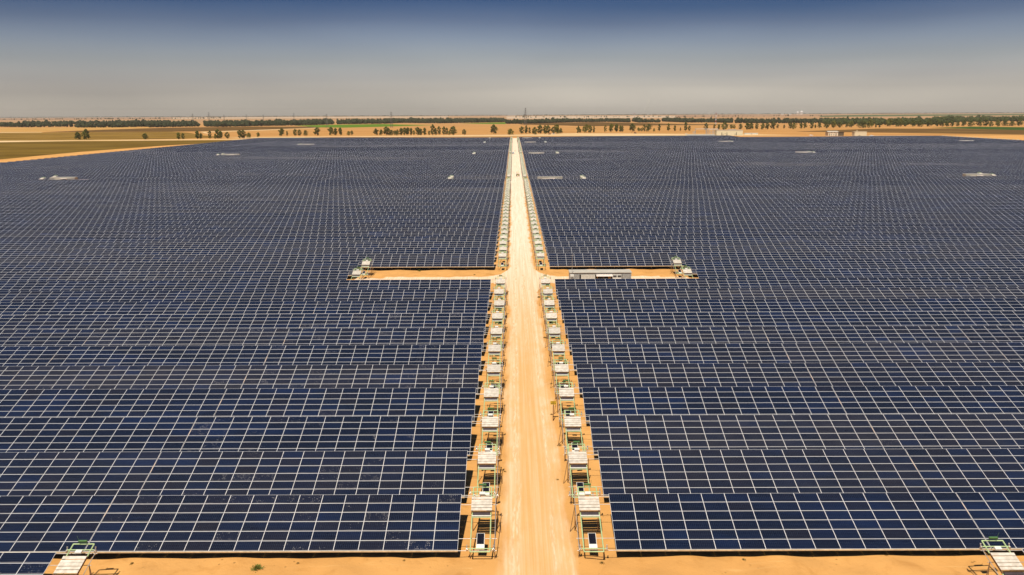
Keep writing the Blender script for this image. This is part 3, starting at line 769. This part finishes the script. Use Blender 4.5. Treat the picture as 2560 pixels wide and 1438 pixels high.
TREES = '''195 349.5 16 17;217 349.5 22 19;363 349 13 13;447 349 15 12 1;458 348.5 13 8;494 347.5 17 13;503 347.5 12 8;525 347.5 18 8;545 347.2 20 14;553 347.2 16 10;538 347.5 8 6 1;568 347.2 14 12;600 346.8 18 11;609 346.4 18 12;622 345 11 11 1;646 343 10 8 1;705 340.2 16 15;718 339.6 10 6 2;738 339.6 14 10;749 339.6 13 10;764 339.2 11 14;793 339.7 17 13;828 338.8 18 13;839 338.5 15 11;851 338.5 16 10;
872 338.9 9 9 1;880 338 10 6;940 338 14 11;953 338.4 12 10;966 338.5 18 13;973 338.5 14 10;980 338.4 11 10;988 338 10 8;994 338.5 12 10;1003 338 15 11;1012 338.4 16 11;1020 338 16 10;1028 338 15 9;1035 337.5 10 6 1;1044 338.4 17 12;1052 338.4 14 10;1062 337.6 15 10;1073 337.6 9 7;1082 338.4 23 11;1089 338 15 8;1098 337.2 18 9;1110 337.6 18 9;1117 337.2 15 7;1124 338 10 7 1;1133 338.4 19 16;1160 337.6 12 10;1234 334.7 19 19;1276 337.6 13 15 1;
1304 334.2 15 12;1316 334.2 17 9;1324 333.9 13 6;1336 337.2 16 14;1350 334.2 18 14;1362 335.9 19 10;1370 333.9 17 13;1383 333.9 14 12;1392 335.2 20 14 1;1402 333.9 11 10;1446 333.5 15 9;1451 332.2 8 5 1;1458 328.8 9 5 1;1466 331.4 17 14 1;1475 332.2 16 11 1;1485 332.2 14 6;1513 330.5 15 7 1;1528 330.2 17 12 1;1541 329.7 16 13;1551 329.7 13 9 1;1556 330 13 6;1580 328.5 16 17;1596 328.5 8 8 1;1603 328.8 7 7;1610 329.2 15 8;1622 328.8 16 15;1635 329.2 7 6 1;1648 328.5 16 7;1671 327.5 16 8 1;1687 328 12 7;1701 328 8 4 2;1714 328 20 8;
1723 327.5 11 7;1765 325.8 15 11;1786 322.1 10 7 2;1797 323.8 11 8 1;1812 325.5 16 16 1;1828 322.1 9 8 1;1835 322.1 8 7 1;1851 323.8 12 9;1868 324.6 15 11;1878 324.1 14 13;1891 323.8 14 8;1907 324.1 13 11 1;1918 324.1 14 9;1932 323.8 16 11;1944 321.3 9 6 2;1960 321.3 8 6 2;1975 322.1 13 10;1985 323 14 12 1;2002 322.1 12 8;2012 321.3 12 8;2029 321.8 14 9;2038 320.8 8 6 1;2048 320.4 12 10;2067 321.3 14 13;2083 320.4 15 13 1;2098 319.6 13 13;2117 318.8 12 8;
2129 318.6 13 14 1;2155 320 14 26;2175 319.1 17 17 1;2189 319.7 10 5;2199 319.7 11 6;2223 316.6 17 16 1;2239 316.9 17 16;2252 316.6 16 14 1;2264 316.6 15 14;2281 316.6 15 14;2300 316.9 15 18;2323 316.9 16 16;2342 316.6 15 14;2354 316.6 12 12;2366 316.6 11 12;2379 316.6 14 11;2394 315.7 10 12;2410 315.7 13 13;2426 316 13 17;2447 315.7 15 15;2464 315.7 16 13;2477 316.2 10 12;2493 316.6 14 13 1;2512 315.2 13 16;2529 315.2 10 17;2548 315.2 15 15'''
TL = [[float(v) for v in s.split()] for s in TREES.replace('\n', '').split(';')]
rt = random.Random(21)
TALL = {0: 'dark green', 1: 'yellow-green', 2: 'dry brownish'}
def bit(x): return 'left edge' if x < 430 else 'left half' if x < 1200 else 'road end' if x < 1420 else 'right half' if x < 2120 else 'right edge'
for n_, t in enumerate(TL):
    px, py, h, wd = t[:4]; lm = int(t[4]) if len(t) > 4 else 0
    g = at(px, py); k = g.y * math.cos(PITCH) / FPX * 1.02; H = h * k * 1.2; asp = wd / h
    kind = 'narrow' if asp < .58 else 'oval' if asp < .82 else 'round' if asp < 1.15 else 'low'
    if n_ in (14, 50, 52): kind = 'droopy'
    hwid = {'narrow': .24, 'oval': .33, 'round': .46, 'droopy': .44, 'low': .62}[kind]
    e = empty('tree', (g.x, g.y, float(terr(g.x, g.y)) - .02), rt.uniform(0, 6.28)); sxy = wd * k * .5 / hwid * 1.05
    e.scale = (sxy, sxy, H)
    tm, cm = tree_mesh(kind, rt.randrange(2), lm); put('trunk', tm, e); put('crown', cm, e)
    shape = {'narrow': 'slender', 'oval': 'upright', 'round': 'round-crowned', 'droopy': 'drooping', 'low': 'broad low'}[kind]
    tag(e, '%s %s tree, %s from the left in the tree line beyond the panels' % (shape, TALL[lm], ordw(n_ + 1)), 'tree', 'trees beyond the solar farm')
# ------------------------------------------------------------------ far woods: one mass each
M_WOOD = mk_wood('wood_foliage', (.020, .026, .010), (.050, .055, .022)); M_WOODL = mk_wood('light_wood_foliage', (.026, .034, .010), (.070, .080, .022))
def wood(name, edge, depth, label, mat, hgt=(9, 13), step=7.5, seed=0, gaps=.06, dens=1.0, jy=6):
    # edge: front edge in photo pixels, read left to right; the wood runs back from it by `depth` metres
    rg = np.random.default_rng(seed); P0 = [at(*p) for p in edge]; pts = []
    d = 0.0; row = 0
    while d < depth:
        for a, b in zip(P0[:-1], P0[1:]):
            L = (b - a).length; n = max(1, int(L / (step * (1 + row * .05))))
            for t in (np.arange(n) + rg.uniform(-.45, .45, n)) / n:
                q = a.lerp(b, float(np.clip(t, 0, 1)))
                if rg.random() < gaps: continue
                if math.sin(q.x / 63 + row * .9) + math.sin(q.x / 151 + row * .37 + seed) > 1.45 and row > 1: continue
                sc = 1 + d / max(800, q.y)
                dy = rg.uniform(-jy, jy); pts.append(((q.x * sc + rg.uniform(-3, 3)) * (1 + dy / q.y), q.y + d + dy))
        d += step * 1.5 * (1 + row * .30) / dens; row += 1
    pts = np.array(pts); n = len(pts)
    V0, F0 = ICO[1] if n > 6000 else ICO[2]; V0 = np.array(V0); F0 = np.array(F0); nv = len(V0)
    h = rg.uniform(hgt[0] * .72, hgt[1] * 1.12, n) * (1 + .3 * (rg.random(n) < .06)); wd = h * rg.uniform(.22, .50, n)
    jit = 1 + rg.uniform(-.36, .36, (n, nv, 1))
    v = V0[None] * jit * np.stack([wd, wd, h * .46], -1)[:, None, :]
    v[..., 2] += (h * .52)[:, None]; v[..., 0] += pts[:, 0, None]; v[..., 1] += pts[:, 1, None]
    f = (np.arange(n)[:, None, None] * nv + F0[None]).reshape(-1, 3)
    me = np_mesh(name, v.reshape(-1, 3), f, mat)
    a = me.attributes.new('tone', 'FLOAT', 'POINT'); tn = rg.random(n)[:, None] * .7 + rg.random((n, nv)) * .3
    a.data.foreach_set('value', tn.astype(np.float32).ravel())
    tag(put(name, me), label, 'woodland', None, 'stuff')
wood('far_wood', [(-260, 319.5), (0, 317), (70, 318.6), (190, 317.4)], 260, 'scattered dark wood at the far left edge of the plain', M_WOOD, seed=1, step=10, gaps=.25)
wood('far_wood', [(193, 319.4), (285, 319), (372, 317)], 150, 'low dark hedge-like wood right of the far left fields', M_WOOD, seed=2, gaps=.04)
wood('far_wood', [(60, 312), (430, 309.5)], 700, 'thin dark wood behind the far left fields', M_WOOD, seed=3, step=11, gaps=.2)
wood('far_wood', [(373, 319), (430, 318), (500, 316.6)], 900, 'dark olive wood left of the small green clearing', M_WOOD, seed=4, step=9)
wood('far_wood', [(514, 317), (560, 317.6), (640, 316), (760, 313.4), (835, 311.4)], 1500, 'broad dark olive wood above the brown ploughed field', M_WOOD, seed=5, step=9)
wood('far_wood', [(845, 311), (960, 309.6), (1000, 307.6), (1100, 308.6), (1265, 305.4)], 1500, 'long grey-green wood behind the bright green crop', M_WOOD, seed=6, step=9)
wood('far_wood', [(1267, 310.4), (1335, 309), (1435, 306.2)], 250, 'clipped dark tree belt right of the tall pylon', M_WOOD, seed=7, gaps=.03)
wood('far_wood', [(1437, 306), (1530, 305), (1574, 306.4)], 180, 'dark tree belt behind the brown strip, left of the gap', M_WOOD, seed=8, gaps=.03)
wood('far_wood', [(1584, 304), (1600, 306.8), (1652, 306.6)], 260, 'short dark tree belt between two sandy gaps', M_WOOD, seed=9)
wood('far_wood', [(1658, 304), (1720, 306.6), (1785, 306.6), (1832, 307.6)], 330, 'dark tree belt behind the red and white mast', M_WOOD, seed=10)
wood('far_wood', [(1841, 308), (1905, 308.6), (1960, 308.6), (2060, 308), (2130, 308.6)], 700, 'dark wood behind the tree line right of the mast', M_WOOD, seed=12, step=9)
wood('far_wood', [(2060, 311), (2130, 312), (2220, 313.5), (2330, 311.5), (2400, 305), (2640, 303)], 1500, 'wide green wood covering the far right of the plain', M_WOODL, seed=13, step=11, gaps=.10)
wood('distant_tree_line', [(-300, 298), (0, 294.5), (430, 292.7), (860, 291.2), (1270, 289)], 120, 'hazy distant trees along the left horizon', M_WOOD, seed=15, step=17, gaps=.30, hgt=(9, 15))
wood('distant_tree_line', [(1290, 289.6), (1700, 286.9), (2140, 284.9), (2600, 282.4)], 120, 'hazy distant trees along the right horizon', M_WOOD, seed=16, step=17, gaps=.30, hgt=(9, 15))
wood('distant_tree_line', [(-300, 303), (0, 300.2), (430, 297.4), (560, 296.2)], 300, 'sparse hazy trees in the pinkish fields above the far left woods', M_WOOD, seed=21, step=24, gaps=.62, hgt=(7, 12), jy=420)
wood('distant_tree_line', [(1290, 294.6), (1690, 292.6), (2060, 290.6)], 260, 'sparse hazy trees between the tree belts and the right horizon', M_WOOD, seed=22, step=30, gaps=.66, hgt=(7, 12), jy=420)
# ------------------------------------------------------------------ pylons and masts
M_PYL = plain('pylon_steel', (.13, .12, .11), .6, .2); M_RED = plain('mast_red', (.42, .06, .03), .6); M_MWH = plain('mast_white', (.72, .70, .66), .6)
def lattice(m, h, wb, wt, n, r, mi=lambda i: 0):
    for i in range(n):
        z0, z1 = h * i / n, h * (i + 1) / n; a = wb + (wt - wb) * i / n; b = wb + (wt - wb) * (i + 1) / n
        c0 = [(-a, -a, z0), (a, -a, z0), (a, a, z0), (-a, a, z0)]; c1 = [(-b, -b, z1), (b, -b, z1), (b, b, z1), (-b, b, z1)]
        for k in range(4):
            m.tube(c0[k], c1[k], r, n=4, mi=mi(i), cap=False); j = (k + 1) % 4
            m.tube(c0[k], c1[j], r * .6, n=4, mi=mi(i), cap=False); m.tube(c0[j], c1[k], r * .6, n=4, mi=mi(i), cap=False); m.tube(c1[k], c1[j], r * .6, n=4, mi=mi(i), cap=False)
def pylon(px, py, top, arms, lab):
    g = at(px, py); h = (py - top) * g.y / FPX * 1.02; e = empty('pylon', (g.x, g.y, 0), .25)
    m = MB(); lattice(m, h, h * .075, h * .012, 9, .20); m.build('lattice_mast', M_PYL, e)
    for z, wd in arms:
        m = MB()
        for y in (-.5, .5): m.tube((-h * wd, 0, h * z), (h * wd, 0, h * z), .16, n=4); m.tube((-h * wd, 0, h * z), (0, y, h * (z + .045)), .12, n=4); m.tube((h * wd, 0, h * z), (0, y, h * (z + .045)), .12, n=4)
        for s in (-1, 1): m.tube((s * h * wd, 0, h * z), (s * h * wd, 0, h * (z - .05)), .12, n=4)
        m.build('crossarm', M_PYL, e)
    tag(e, lab, 'pylon', 'power pylons on the plain')
AR = [(.70, .13), (.82, .11), (.93, .08)]
pylon(1313.5, 313.8, 272.6, AR, 'tallest pylon, dark lattice just right of the road end')
pylon(979, 319.6, 282.2, AR, 'lattice pylon standing in the green crop field')
pylon(818, 319.4, 287, AR, 'lattice pylon at the left end of the green crop')
pylon(736, 313.5, 284.6, AR, 'pylon above the wood between two shorter distant pylons')
for px, top, lab in ((484, 285.8, 'leftmost distant pylon above the wood'), (524, 282.6, 'second distant pylon from the left, slightly taller'), (561.5, 288.2, 'third distant pylon from the left'), (617.5, 287.6, 'fourth distant pylon from the left'), (659.5, 288, 'fifth distant pylon from the left')):
    pylon(px, 312, top, AR, lab)
def banded(px, py, top, lab, wb):
    g = at(px, py); h = (py - top) * g.y / FPX * 1.02; e = empty('radio_mast', (g.x, g.y, 0))
    m = MB(); lattice(m, h, wb, wb * .35, 12, .22, lambda i: 1 if (i // 2) % 2 else 0); m.build('lattice_mast', [M_MWH, M_RED], e)
    m = MB(); m.tube((0, 0, h), (0, 0, h * 1.06), .12, n=6); m.build('aerial', M_RED, e)
    for z in (.62, .66):
        m = MB(); m.tube((-.6, -wb * .8, h * z), (-.6, -wb * 1.1, h * z), 1.2, n=12); m.build('dish', M_MWH, e)
    tag(e, lab, 'mast')
banded(1789, 311, 284, 'red and white banded lattice mast behind the substation', 1.5)
banded(1585.5, 304, 284, 'small distant red and white mast behind the tree belt', 1.2)
# ------------------------------------------------------------------ white domes on the horizon
M_DOME = plain('dome_white', (.60, .58, .55), .5, 0, .04)
def dome(px, py, wd, lab):
    g = at(px, py); r = wd * g.y / FPX / 2; e = empty('dome_antenna', (g.x, g.y, 0))
    m = MB(); m.ball((0, 0, r * 1.25), r, k=3); m.build('radome', M_DOME, e, True)
    m = MB(); m.tube((0, 0, -.5), (0, 0, r * .6), r * .75, n=20); m.build('base', M_MWH, e); tag(e, lab, 'dome')
dome(1994, 286.3, 6.5, 'left one of two white domes on the right horizon'); dome(2003.5, 286.3, 8, 'right one of two white domes on the right horizon')
for px, wd, lab in ((1956, 5, 'small low white building on the horizon left of the domes'), (1976, 4, 'small tall white building beside the two domes')):
    g = at(px, 287.2); k = g.y / FPX; e = empty('farm_building', (g.x, g.y, 0)); m = MB(); m.box(-wd * k / 2, wd * k / 2, 0, 9, 0, 2.5 * k); m.build('wall', M_DOME, e)
    m = MB(); m.box(-wd * k / 2 - .5, wd * k / 2 + .5, -.5, 9.5, 2.5 * k, 2.5 * k + .7); m.build('roof', M_MWH, e); tag(e, lab, 'building')
# ------------------------------------------------------------------ substation and buildings behind the panels
M_CRM = plain('cream_wall', (.60, .53, .36), .8, 0, .06); M_HWALL = plain('house_wall', (.62, .55, .42), .8, 0, .06); M_TARP = plain('brown_cladding', (.10, .075, .045), .8)
M_GREY = plain('equipment_grey', (.40, .42, .40), .5)
def hall(px0, px1, py, top, depth, wall, roofm, doors, lab, name='building', flat=True, yaw=0.0):
    a, b = at(px0, py), at(px1, py); W = (b - a).length; h = (py - top) * a.y / FPX * 1.02
    e = empty(name, (a.x, a.y, 0), yaw)
    m = MB(); m.box(0, W, 0, depth, -.3, h * (1 if flat else .82)); wl = m.build('wall', wall, e)
    m = MB()
    if flat: m.box(-.3, W + .3, -.3, depth + .3, h, h + .4)
    else:
        o = .8; z = h * .82
        m.hexa([(-o, -o, z), (W + o, -o, z), (W + o, depth / 2, h), (-o, depth / 2, h), (-o, -o, z + .3), (W + o, -o, z + .3), (W + o, depth / 2, h + .3), (-o, depth / 2, h + .3)])
        m.hexa([(-o, depth / 2 + .002, h), (W + o, depth / 2 + .002, h), (W + o, depth + o, z), (-o, depth + o, z), (-o, depth / 2 + .002, h + .3), (W + o, depth / 2 + .002, h + .3), (W + o, depth + o, z + .3), (-o, depth + o, z + .3)])
    m.build('roof', roofm, e)
    for kind, u, wd, z0, z1 in doors:
        m = MB(); m.box(u * W, u * W + wd, -.06, -.003, z0 * h, z1 * h); m.build(kind, M_DARK, e)
    tag(e, lab, 'building'); return e, W, h
e, W, h = hall(1791, 1859, 339.5, 327, 12, M_CRM, M_ROOFW, [('door', .19, .9, 0, .62), ('door', .24, .6, 0, .35), ('door', .385, .9, 0, .6), ('door', .70, .6, 0, .4), ('door', .745, .9, 0, .62), ('window', .32, .7, .3, .45)], 'long cream control building with dark doors at the panel edge')
g = at(1824, 335); e = empty('transformer', (g.x, g.y + 8, 0)); k = g.y / FPX
m = MB(); m.box(0, 34 * k, 0, 6, 0, 8.2 * k); m.build('tank', M_GREY, e)
m = MB()
for i in range(14): m.box(i * 2.4 * k + .3, i * 2.4 * k + 1.1, -.8, -.02, 1.5, 7.2 * k)
m.build('radiator', M_GREY, e); m = MB(); m.box(1, 19 * k, 1, 4, 8.2 * k + .003, 10.8 * k); m.build('conservator', M_STEEL, e)
tag(e, 'pale grey transformer block rising behind the cream control building', 'transformer')
def gantry(px0, px1, py, top, lab):
    a, b = at(px0, py), at(px1, py); W = b.x - a.x; h = (py - top) * a.y / FPX * 1.02; e = empty('substation_gantry', (a.x, a.y, 0))
    for x in (0, W * .5, W):
        m = MB(); lattice(m, h, .55, .35, 5, .16); q = m.build('post', M_STEEL, e); q.location.x = x
    m = MB()
    for z in (h - .2, h - 1.1): m.tube((0, 0, z), (W, 0, z), .22, n=5)
    m.build('beam', M_STEEL, e); tag(e, lab, 'gantry', 'steel gantries of the substation')
gantry(1738, 1797, 338, 322.5, 'wide steel gantry left of the cream control building'); gantry(1770, 1796, 336, 324.5, 'narrower steel gantry close behind the wide one')
for i, px in enumerate((1734, 1776, 1783, 1790)):
    g = at(px, 338.5); e = empty('switchgear', (g.x, g.y, 0))
    for x in (-1.2, 0, 1.2):
        m = MB(); m.tube((x, 0, 0), (x, 0, 4.2), .18, n=6); m.tube((x, 0, 4.2), (x, 0, 6.2), .3, n=8); m.build('insulator', M_GREY, e)
    m = MB(); m.box(-1.6, 1.6, -.5, .5, 0, 1.2); m.build('cabinet', M_BOX, e)
    tag(e, 'grey switchgear stack, %s from the left under the gantries' % ordw(i + 1), 'switchgear', 'switchgear under the gantries')
a, b = at(1713, 340.2), at(1790, 340.2); e = empty('boundary_wall', (a.x, a.y, 0)); m = MB(); m.box(0, b.x - a.x, 0, .3, -.2, 2.4); m.build('panel', M_GREY, e)
m = MB(); m.box(-.3, 3, -.4, .0 - .003, -.2, 4); m.build('pier', M_CRM, e); tag(e, 'low grey wall enclosing the substation yard', 'wall')
for i, (px, top) in enumerate(((1816.5, 311), (1824.5, 313), (1852, 312), (1769, 311))):
    g = at(px, 336); hh_ = (336 - top) * g.y / FPX; e = empty('lightning_mast', (g.x, g.y + 14, 0)); m = MB(); m.tube((0, 0, 0), (0, 0, hh_), .28, .12, n=6); m.build('pole', M_STEEL, e)
    m = MB(); m.box(-.5, .5, -.5, .5, 0, .5); m.build('footing', M_GREY, e)
    tag(e, 'thin grey lightning mast over the substation, %s from the left' % ordw([2, 3, 4, 1][i]), 'mast', 'lightning masts of the substation')
e, W, h = hall(2070, 2096, 341.2, 329, 11, M_HWALL, M_ROOFW, [('door', .08, 1.0, 0, .55), ('window', .30, .9, .2, .42), ('window', .55, .9, .2, .42), ('door', .76, 1.1, 0, .6), ('window', .3, 1.2, .66, .76), ('window', .62, 1.2, .66, .76)], 'small house with pale gabled roof behind the right-hand panels', 'house', False)
m = MB(); m.box(W + .05, W + 8.5, .2, 10.8, -.3, h * .80); m.build('lean_to', M_TARP, e)
m = MB(); m.hexa([(W + .8, -.6, h * .81), (W + 9.2, -.6, h * .78), (W + 9.2, 11.6, h * .78), (W + .8, 11.6, h * .81), (W + .8, -.6, h * .84), (W + 9.2, -.6, h * .81), (W + 9.2, 11.6, h * .81), (W + .8, 11.6, h * .84)]); m.build('lean_to_roof', M_TARP, e)
e, W, h = hall(2136, 2168, 341, 330.5, 9, M_CRM, M_CRM, [('window', .35, 2.2, .12, .26)], 'windowless cream block building right of the small house')
m = MB(); m.tube((W * .25, 3, h + .4), (W * .25, 3, h + 2.6), .5, n=8); m.build('chimney', M_CRM, e)
e, W, h = hall(1862, 1896, 336.5, 333.5, 5, M_BOX, M_ROOFW, [('door', .5, 1, 0, .7)], 'low pale cabin row right of the control building')
# ------------------------------------------------------------------ vehicles and people
M_CARW = plain('white_paint', (.78, .77, .75), .3, 0, .03); M_TYRE = plain('tyre', (.02, .02, .02), .85); M_GLASS = plain('window_glass', (.02, .025, .03), .1)
M_YTR = plain('yellow_machine', (.55, .42, .06), .5); M_LAMP = plain('lamp_glass', (.6, .6, .55), .2)
def pickup():
    e = empty('pickup_truck')
    m = MB(); m.box(-.9, .9, -2.6, 2.6, .45, 1.05); m.hexa([(-.85, -.9, 1.05), (.85, -.9, 1.05), (.85, 1.0, 1.05), (-.85, 1.0, 1.05), (-.72, -.5, 1.75), (.72, -.5, 1.75), (.72, .8, 1.75), (-.72, .8, 1.75)])
    m.box(-.9, -.82, 1.0, 2.6, 1.051, 1.4); m.box(.82, .9, 1.0, 2.6, 1.051, 1.4); m.box(-.82, .82, 2.52, 2.6, 1.051, 1.4); m.build('body', M_CARW, e)
    m = MB(); m.hexa([(-.72, -.9, 1.12), (.72, -.9, 1.12), (.72, -.86, 1.12), (-.72, -.86, 1.12), (-.64, -.58, 1.66), (.64, -.58, 1.66), (.64, -.54, 1.66), (-.64, -.54, 1.66)]); m.build('windscreen', M_GLASS, e)
    for x in (-.8, .8):
        m = MB(); m.box(x - .03, x + .03, -.45, .75, 1.15, 1.6); m.build('side_window', M_GLASS, e)
        for y in (-1.7, 1.6): m = MB(); m.tube((x - .1, y, .38), (x + .1, y, .38), .38, n=14); m.build('wheel', M_TYRE, e)
        m = MB(); m.box(x * .8 - .14, x * .8 + .14, -2.63, -2.602, .72, .9); m.build('headlight', M_LAMP, e)
    m = MB(); m.box(-.92, .92, -2.72, -2.64, .4, .62); m.build('bumper', M_LOUV, e)
    return e
pk = pickup(); g = at(1283, 386.3); pk.location = (g.x, g.y, gz(g.x, g.y)); tag(pk, 'white pickup truck facing the camera far along the dirt road', 'pickup truck')
for px, py, rz, lab in ((2028.5, 339.8, 1.2, 'white pickup parked left of the small house'), (2179, 340.6, 1.7, 'white pickup parked right of the cream block building'), (1384, 336, .8, 'white pickup parked under the trees near the road end')):
    o = copy_tree(pk); g = at(px, py); o.location = (g.x, g.y, 0); o.rotation_euler = (0, 0, rz); tag(o, lab, 'pickup truck', 'parked white pickups')
tr = empty('tractor')
m = MB(); m.box(-.35, .35, -.2, 1.9, .7, 1.25); m.box(-.5, .5, -1.0, -.2, .6, 1.0); m.build('body', M_YTR, tr)
m = MB(); m.box(-.8, .8, -1.2, .5, 2.35, 2.45); m.build('canopy', M_YTR, tr)
for x in (-.72, .72):
    for y in (-1.1, .4): m = MB(); m.tube((x, y, 1.0), (x, y, 2.349), .04, n=6); m.build('canopy_post', M_LOUV, tr)
    m = MB(); m.tube((x - .2, -.7, .72), (x + .2, -.7, .72), .72, n=18); m.build('rear_wheel', M_TYRE, tr)
    m = MB(); m.tube((x * .8 - .12, 1.5, .42), (x * .8 + .12, 1.5, .42), .42, n=14); m.build('front_wheel', M_TYRE, tr)
m = MB(); m.box(-.25, .25, -.9, -.5, 1.0, 1.15); m.box(-.25, .25, -1.0, -.9, 1.0, 1.6); m.build('seat', M_LOUV, tr)
g = at(1294.5, 437); tr.location = (g.x, g.y, gz(g.x, g.y)); tag(tr, 'yellow tractor with canopy seen from behind on the dirt road', 'tractor')
ex = empty('excavator'); m = MB(); m.box(-1.3, 1.3, -1.6, 1.6, 1.0, 2.0); m.box(-1.2, -.1, -.3, 1.5, 2.001, 3.0); m.build('body', M_BROWNM := plain('dusty_orange_paint', (.30, .13, .05), .6), ex)
for x in (-1.1, 1.1): m = MB(); m.box(x - .3, x + .3, -2, 2, 0, .95); m.build('track', M_TYRE, ex)
m = MB(); m.tube((.4, 1.5, 1.6), (.4, 4, 4.2), .25, n=6); m.tube((.4, 4, 4.2), (.4, 6.0, 2.0), .2, n=6); m.build('boom', M_BROWNM, ex)
m = MB(); m.box(0, .8, 5.6, 6.5, 1.0, 1.9); m.build('bucket', M_LOUV, ex)
g = at(1588, 333.8); ex.location = (g.x, g.y, 0); ex.rotation_euler = (0, 0, 1.3); tag(ex, 'brown excavator on the sand bank right of the road end', 'excavator')
o = copy_tree(ex); g = at(1374, 336.6); o.location = (g.x, g.y, 0); o.rotation_euler = (0, 0, -1.5); tag(o, 'brown excavator below the trees just right of the road end', 'excavator')
def person(px, py, lab, cloth, ph):
    g = at(px, py); me = bpy.data.meshes.new('person')
    V = [(0, 0, .95), (0, 0, 1.2), (0, 0, 1.42), (0, 0, 1.52), (0, -.02, 1.66), (.1, 0, .9), (.12, -.08 * ph, .5), (.12, .06 * ph, .08), (.12, -.12, .04), (-.1, 0, .9), (-.12, .10 * ph, .5), (-.12, .2 * ph, .09), (-.12, .03, .04),
         (.2, 0, 1.42), (.27, .03, 1.15), (.27, -.10, .92), (.27, -.13, .83), (-.2, 0, 1.42), (-.27, -.03, 1.15), (-.27, -.12, .93), (-.27, -.15, .84)]
    E = [(0, 1), (1, 2), (2, 3), (3, 4), (0, 5), (5, 6), (6, 7), (7, 8), (0, 9), (9, 10), (10, 11), (11, 12), (2, 13), (13, 14), (14, 15), (15, 16), (2, 17), (17, 18), (18, 19), (19, 20)]
    Rr = [.14, .14, .15, .06, .105, .10, .07, .045, .04, .10, .07, .045, .04, .07, .05, .038, .04, .07, .05, .038, .04]
    me.from_pydata(V, E, []); o = put('person', me, None, (g.x, g.y, gz(g.x, g.y)))
    sk = o.modifiers.new('skin', 'SKIN')
    me.skin_vertices.new() if not me.skin_vertices else None
    for s, r in zip(me.skin_vertices[0].data, Rr): s.radius = (r, r)
    me.skin_vertices[0].data[0].use_root = True
    o.modifiers.new('smooth', 'SUBSURF').levels = 1
    me.materials.append(cloth)
    h = MB(); h.ball((0, .01, 1.70), .11, k=2, sc=(1, 1, .8)); hh = h.build('hair', M_TYRE, o)
    tag(o, lab, 'person', 'people on the road')
person(1287.4, 381, 'person in grey-green clothes walking behind the white pickup', plain('grey_green_cloth', (.20, .20, .13), .9), 1)
person(1296.7, 381.5, 'person in dark clothes at the right road edge near the pickup', plain('dark_cloth', (.06, .045, .03), .9), -1)
# ------------------------------------------------------------------ dust devils and haze
def volume(name, color, dens, aniso=0.0):
    m = bpy.data.materials.new(name); m.use_nodes = True; t = m.node_tree; t.nodes.clear()
    v = t.nodes.new('ShaderNodeVolumePrincipled'); o = t.nodes.new('ShaderNodeOutputMaterial')
    v.inputs['Color'].default_value = tuple(color) + (1,); v.inputs['Density'].default_value = dens; v.inputs['Anisotropy'].default_value = aniso
    t.links.new(v.outputs[0], o.inputs['Volume']); return m
bx = MB(); bx.box(-17000, 17000, -300, 15500, -4, 120)
tag(bx.build('haze', volume('haze_air', (.92, .84, .74), 3.4e-5)), kind='stuff')
def plume(px, py, tops, lab, dens):
    g = at(px, py); k = g.y / FPX; m = MB(); n = 12; rings = []; r = random.Random(px)
    for dx, up, rad in tops:
        b = len(m.v)
        for i in range(n):
            a = 6.2832 * i / n; q = rad * k * r.uniform(.75, 1.2); m.v.append((dx * k + math.cos(a) * q, math.sin(a) * q, up * k))
        rings.append(b)
    for a, b in zip(rings[:-1], rings[1:]):
        for i in range(n): j = (i + 1) % n; m.f.append((a + i, a + j, b + j, b + i)); m.m.append(0)
    m.f.append(tuple(rings[0] + n - 1 - i for i in range(n))); m.f.append(tuple(rings[-1] + i for i in range(n))); m.m += [0, 0]
    o = m.build('dust_plume', volume('dust', (.95, .85, .70), dens)); o.location = (g.x, g.y, .5); tag(o, lab, 'dust plume', None, 'stuff')
plume(1616, 304, [(-2, 0, 5), (-4, 18, 7), (0, 34, 5), (4, 46, 3.5), (5, 58, 3)], 'faint pale dust column on the horizon right of the road', .0060)
plume(1774, 303, [(-6, 0, 9), (-3, 12, 10), (2, 24, 8), (3, 31, 3)], 'faint pale dust cloud left of the red and white mast', .0030)
print('objects', len(bpy.data.objects), 'tables', len(tables), 'indiv', len(indiv))
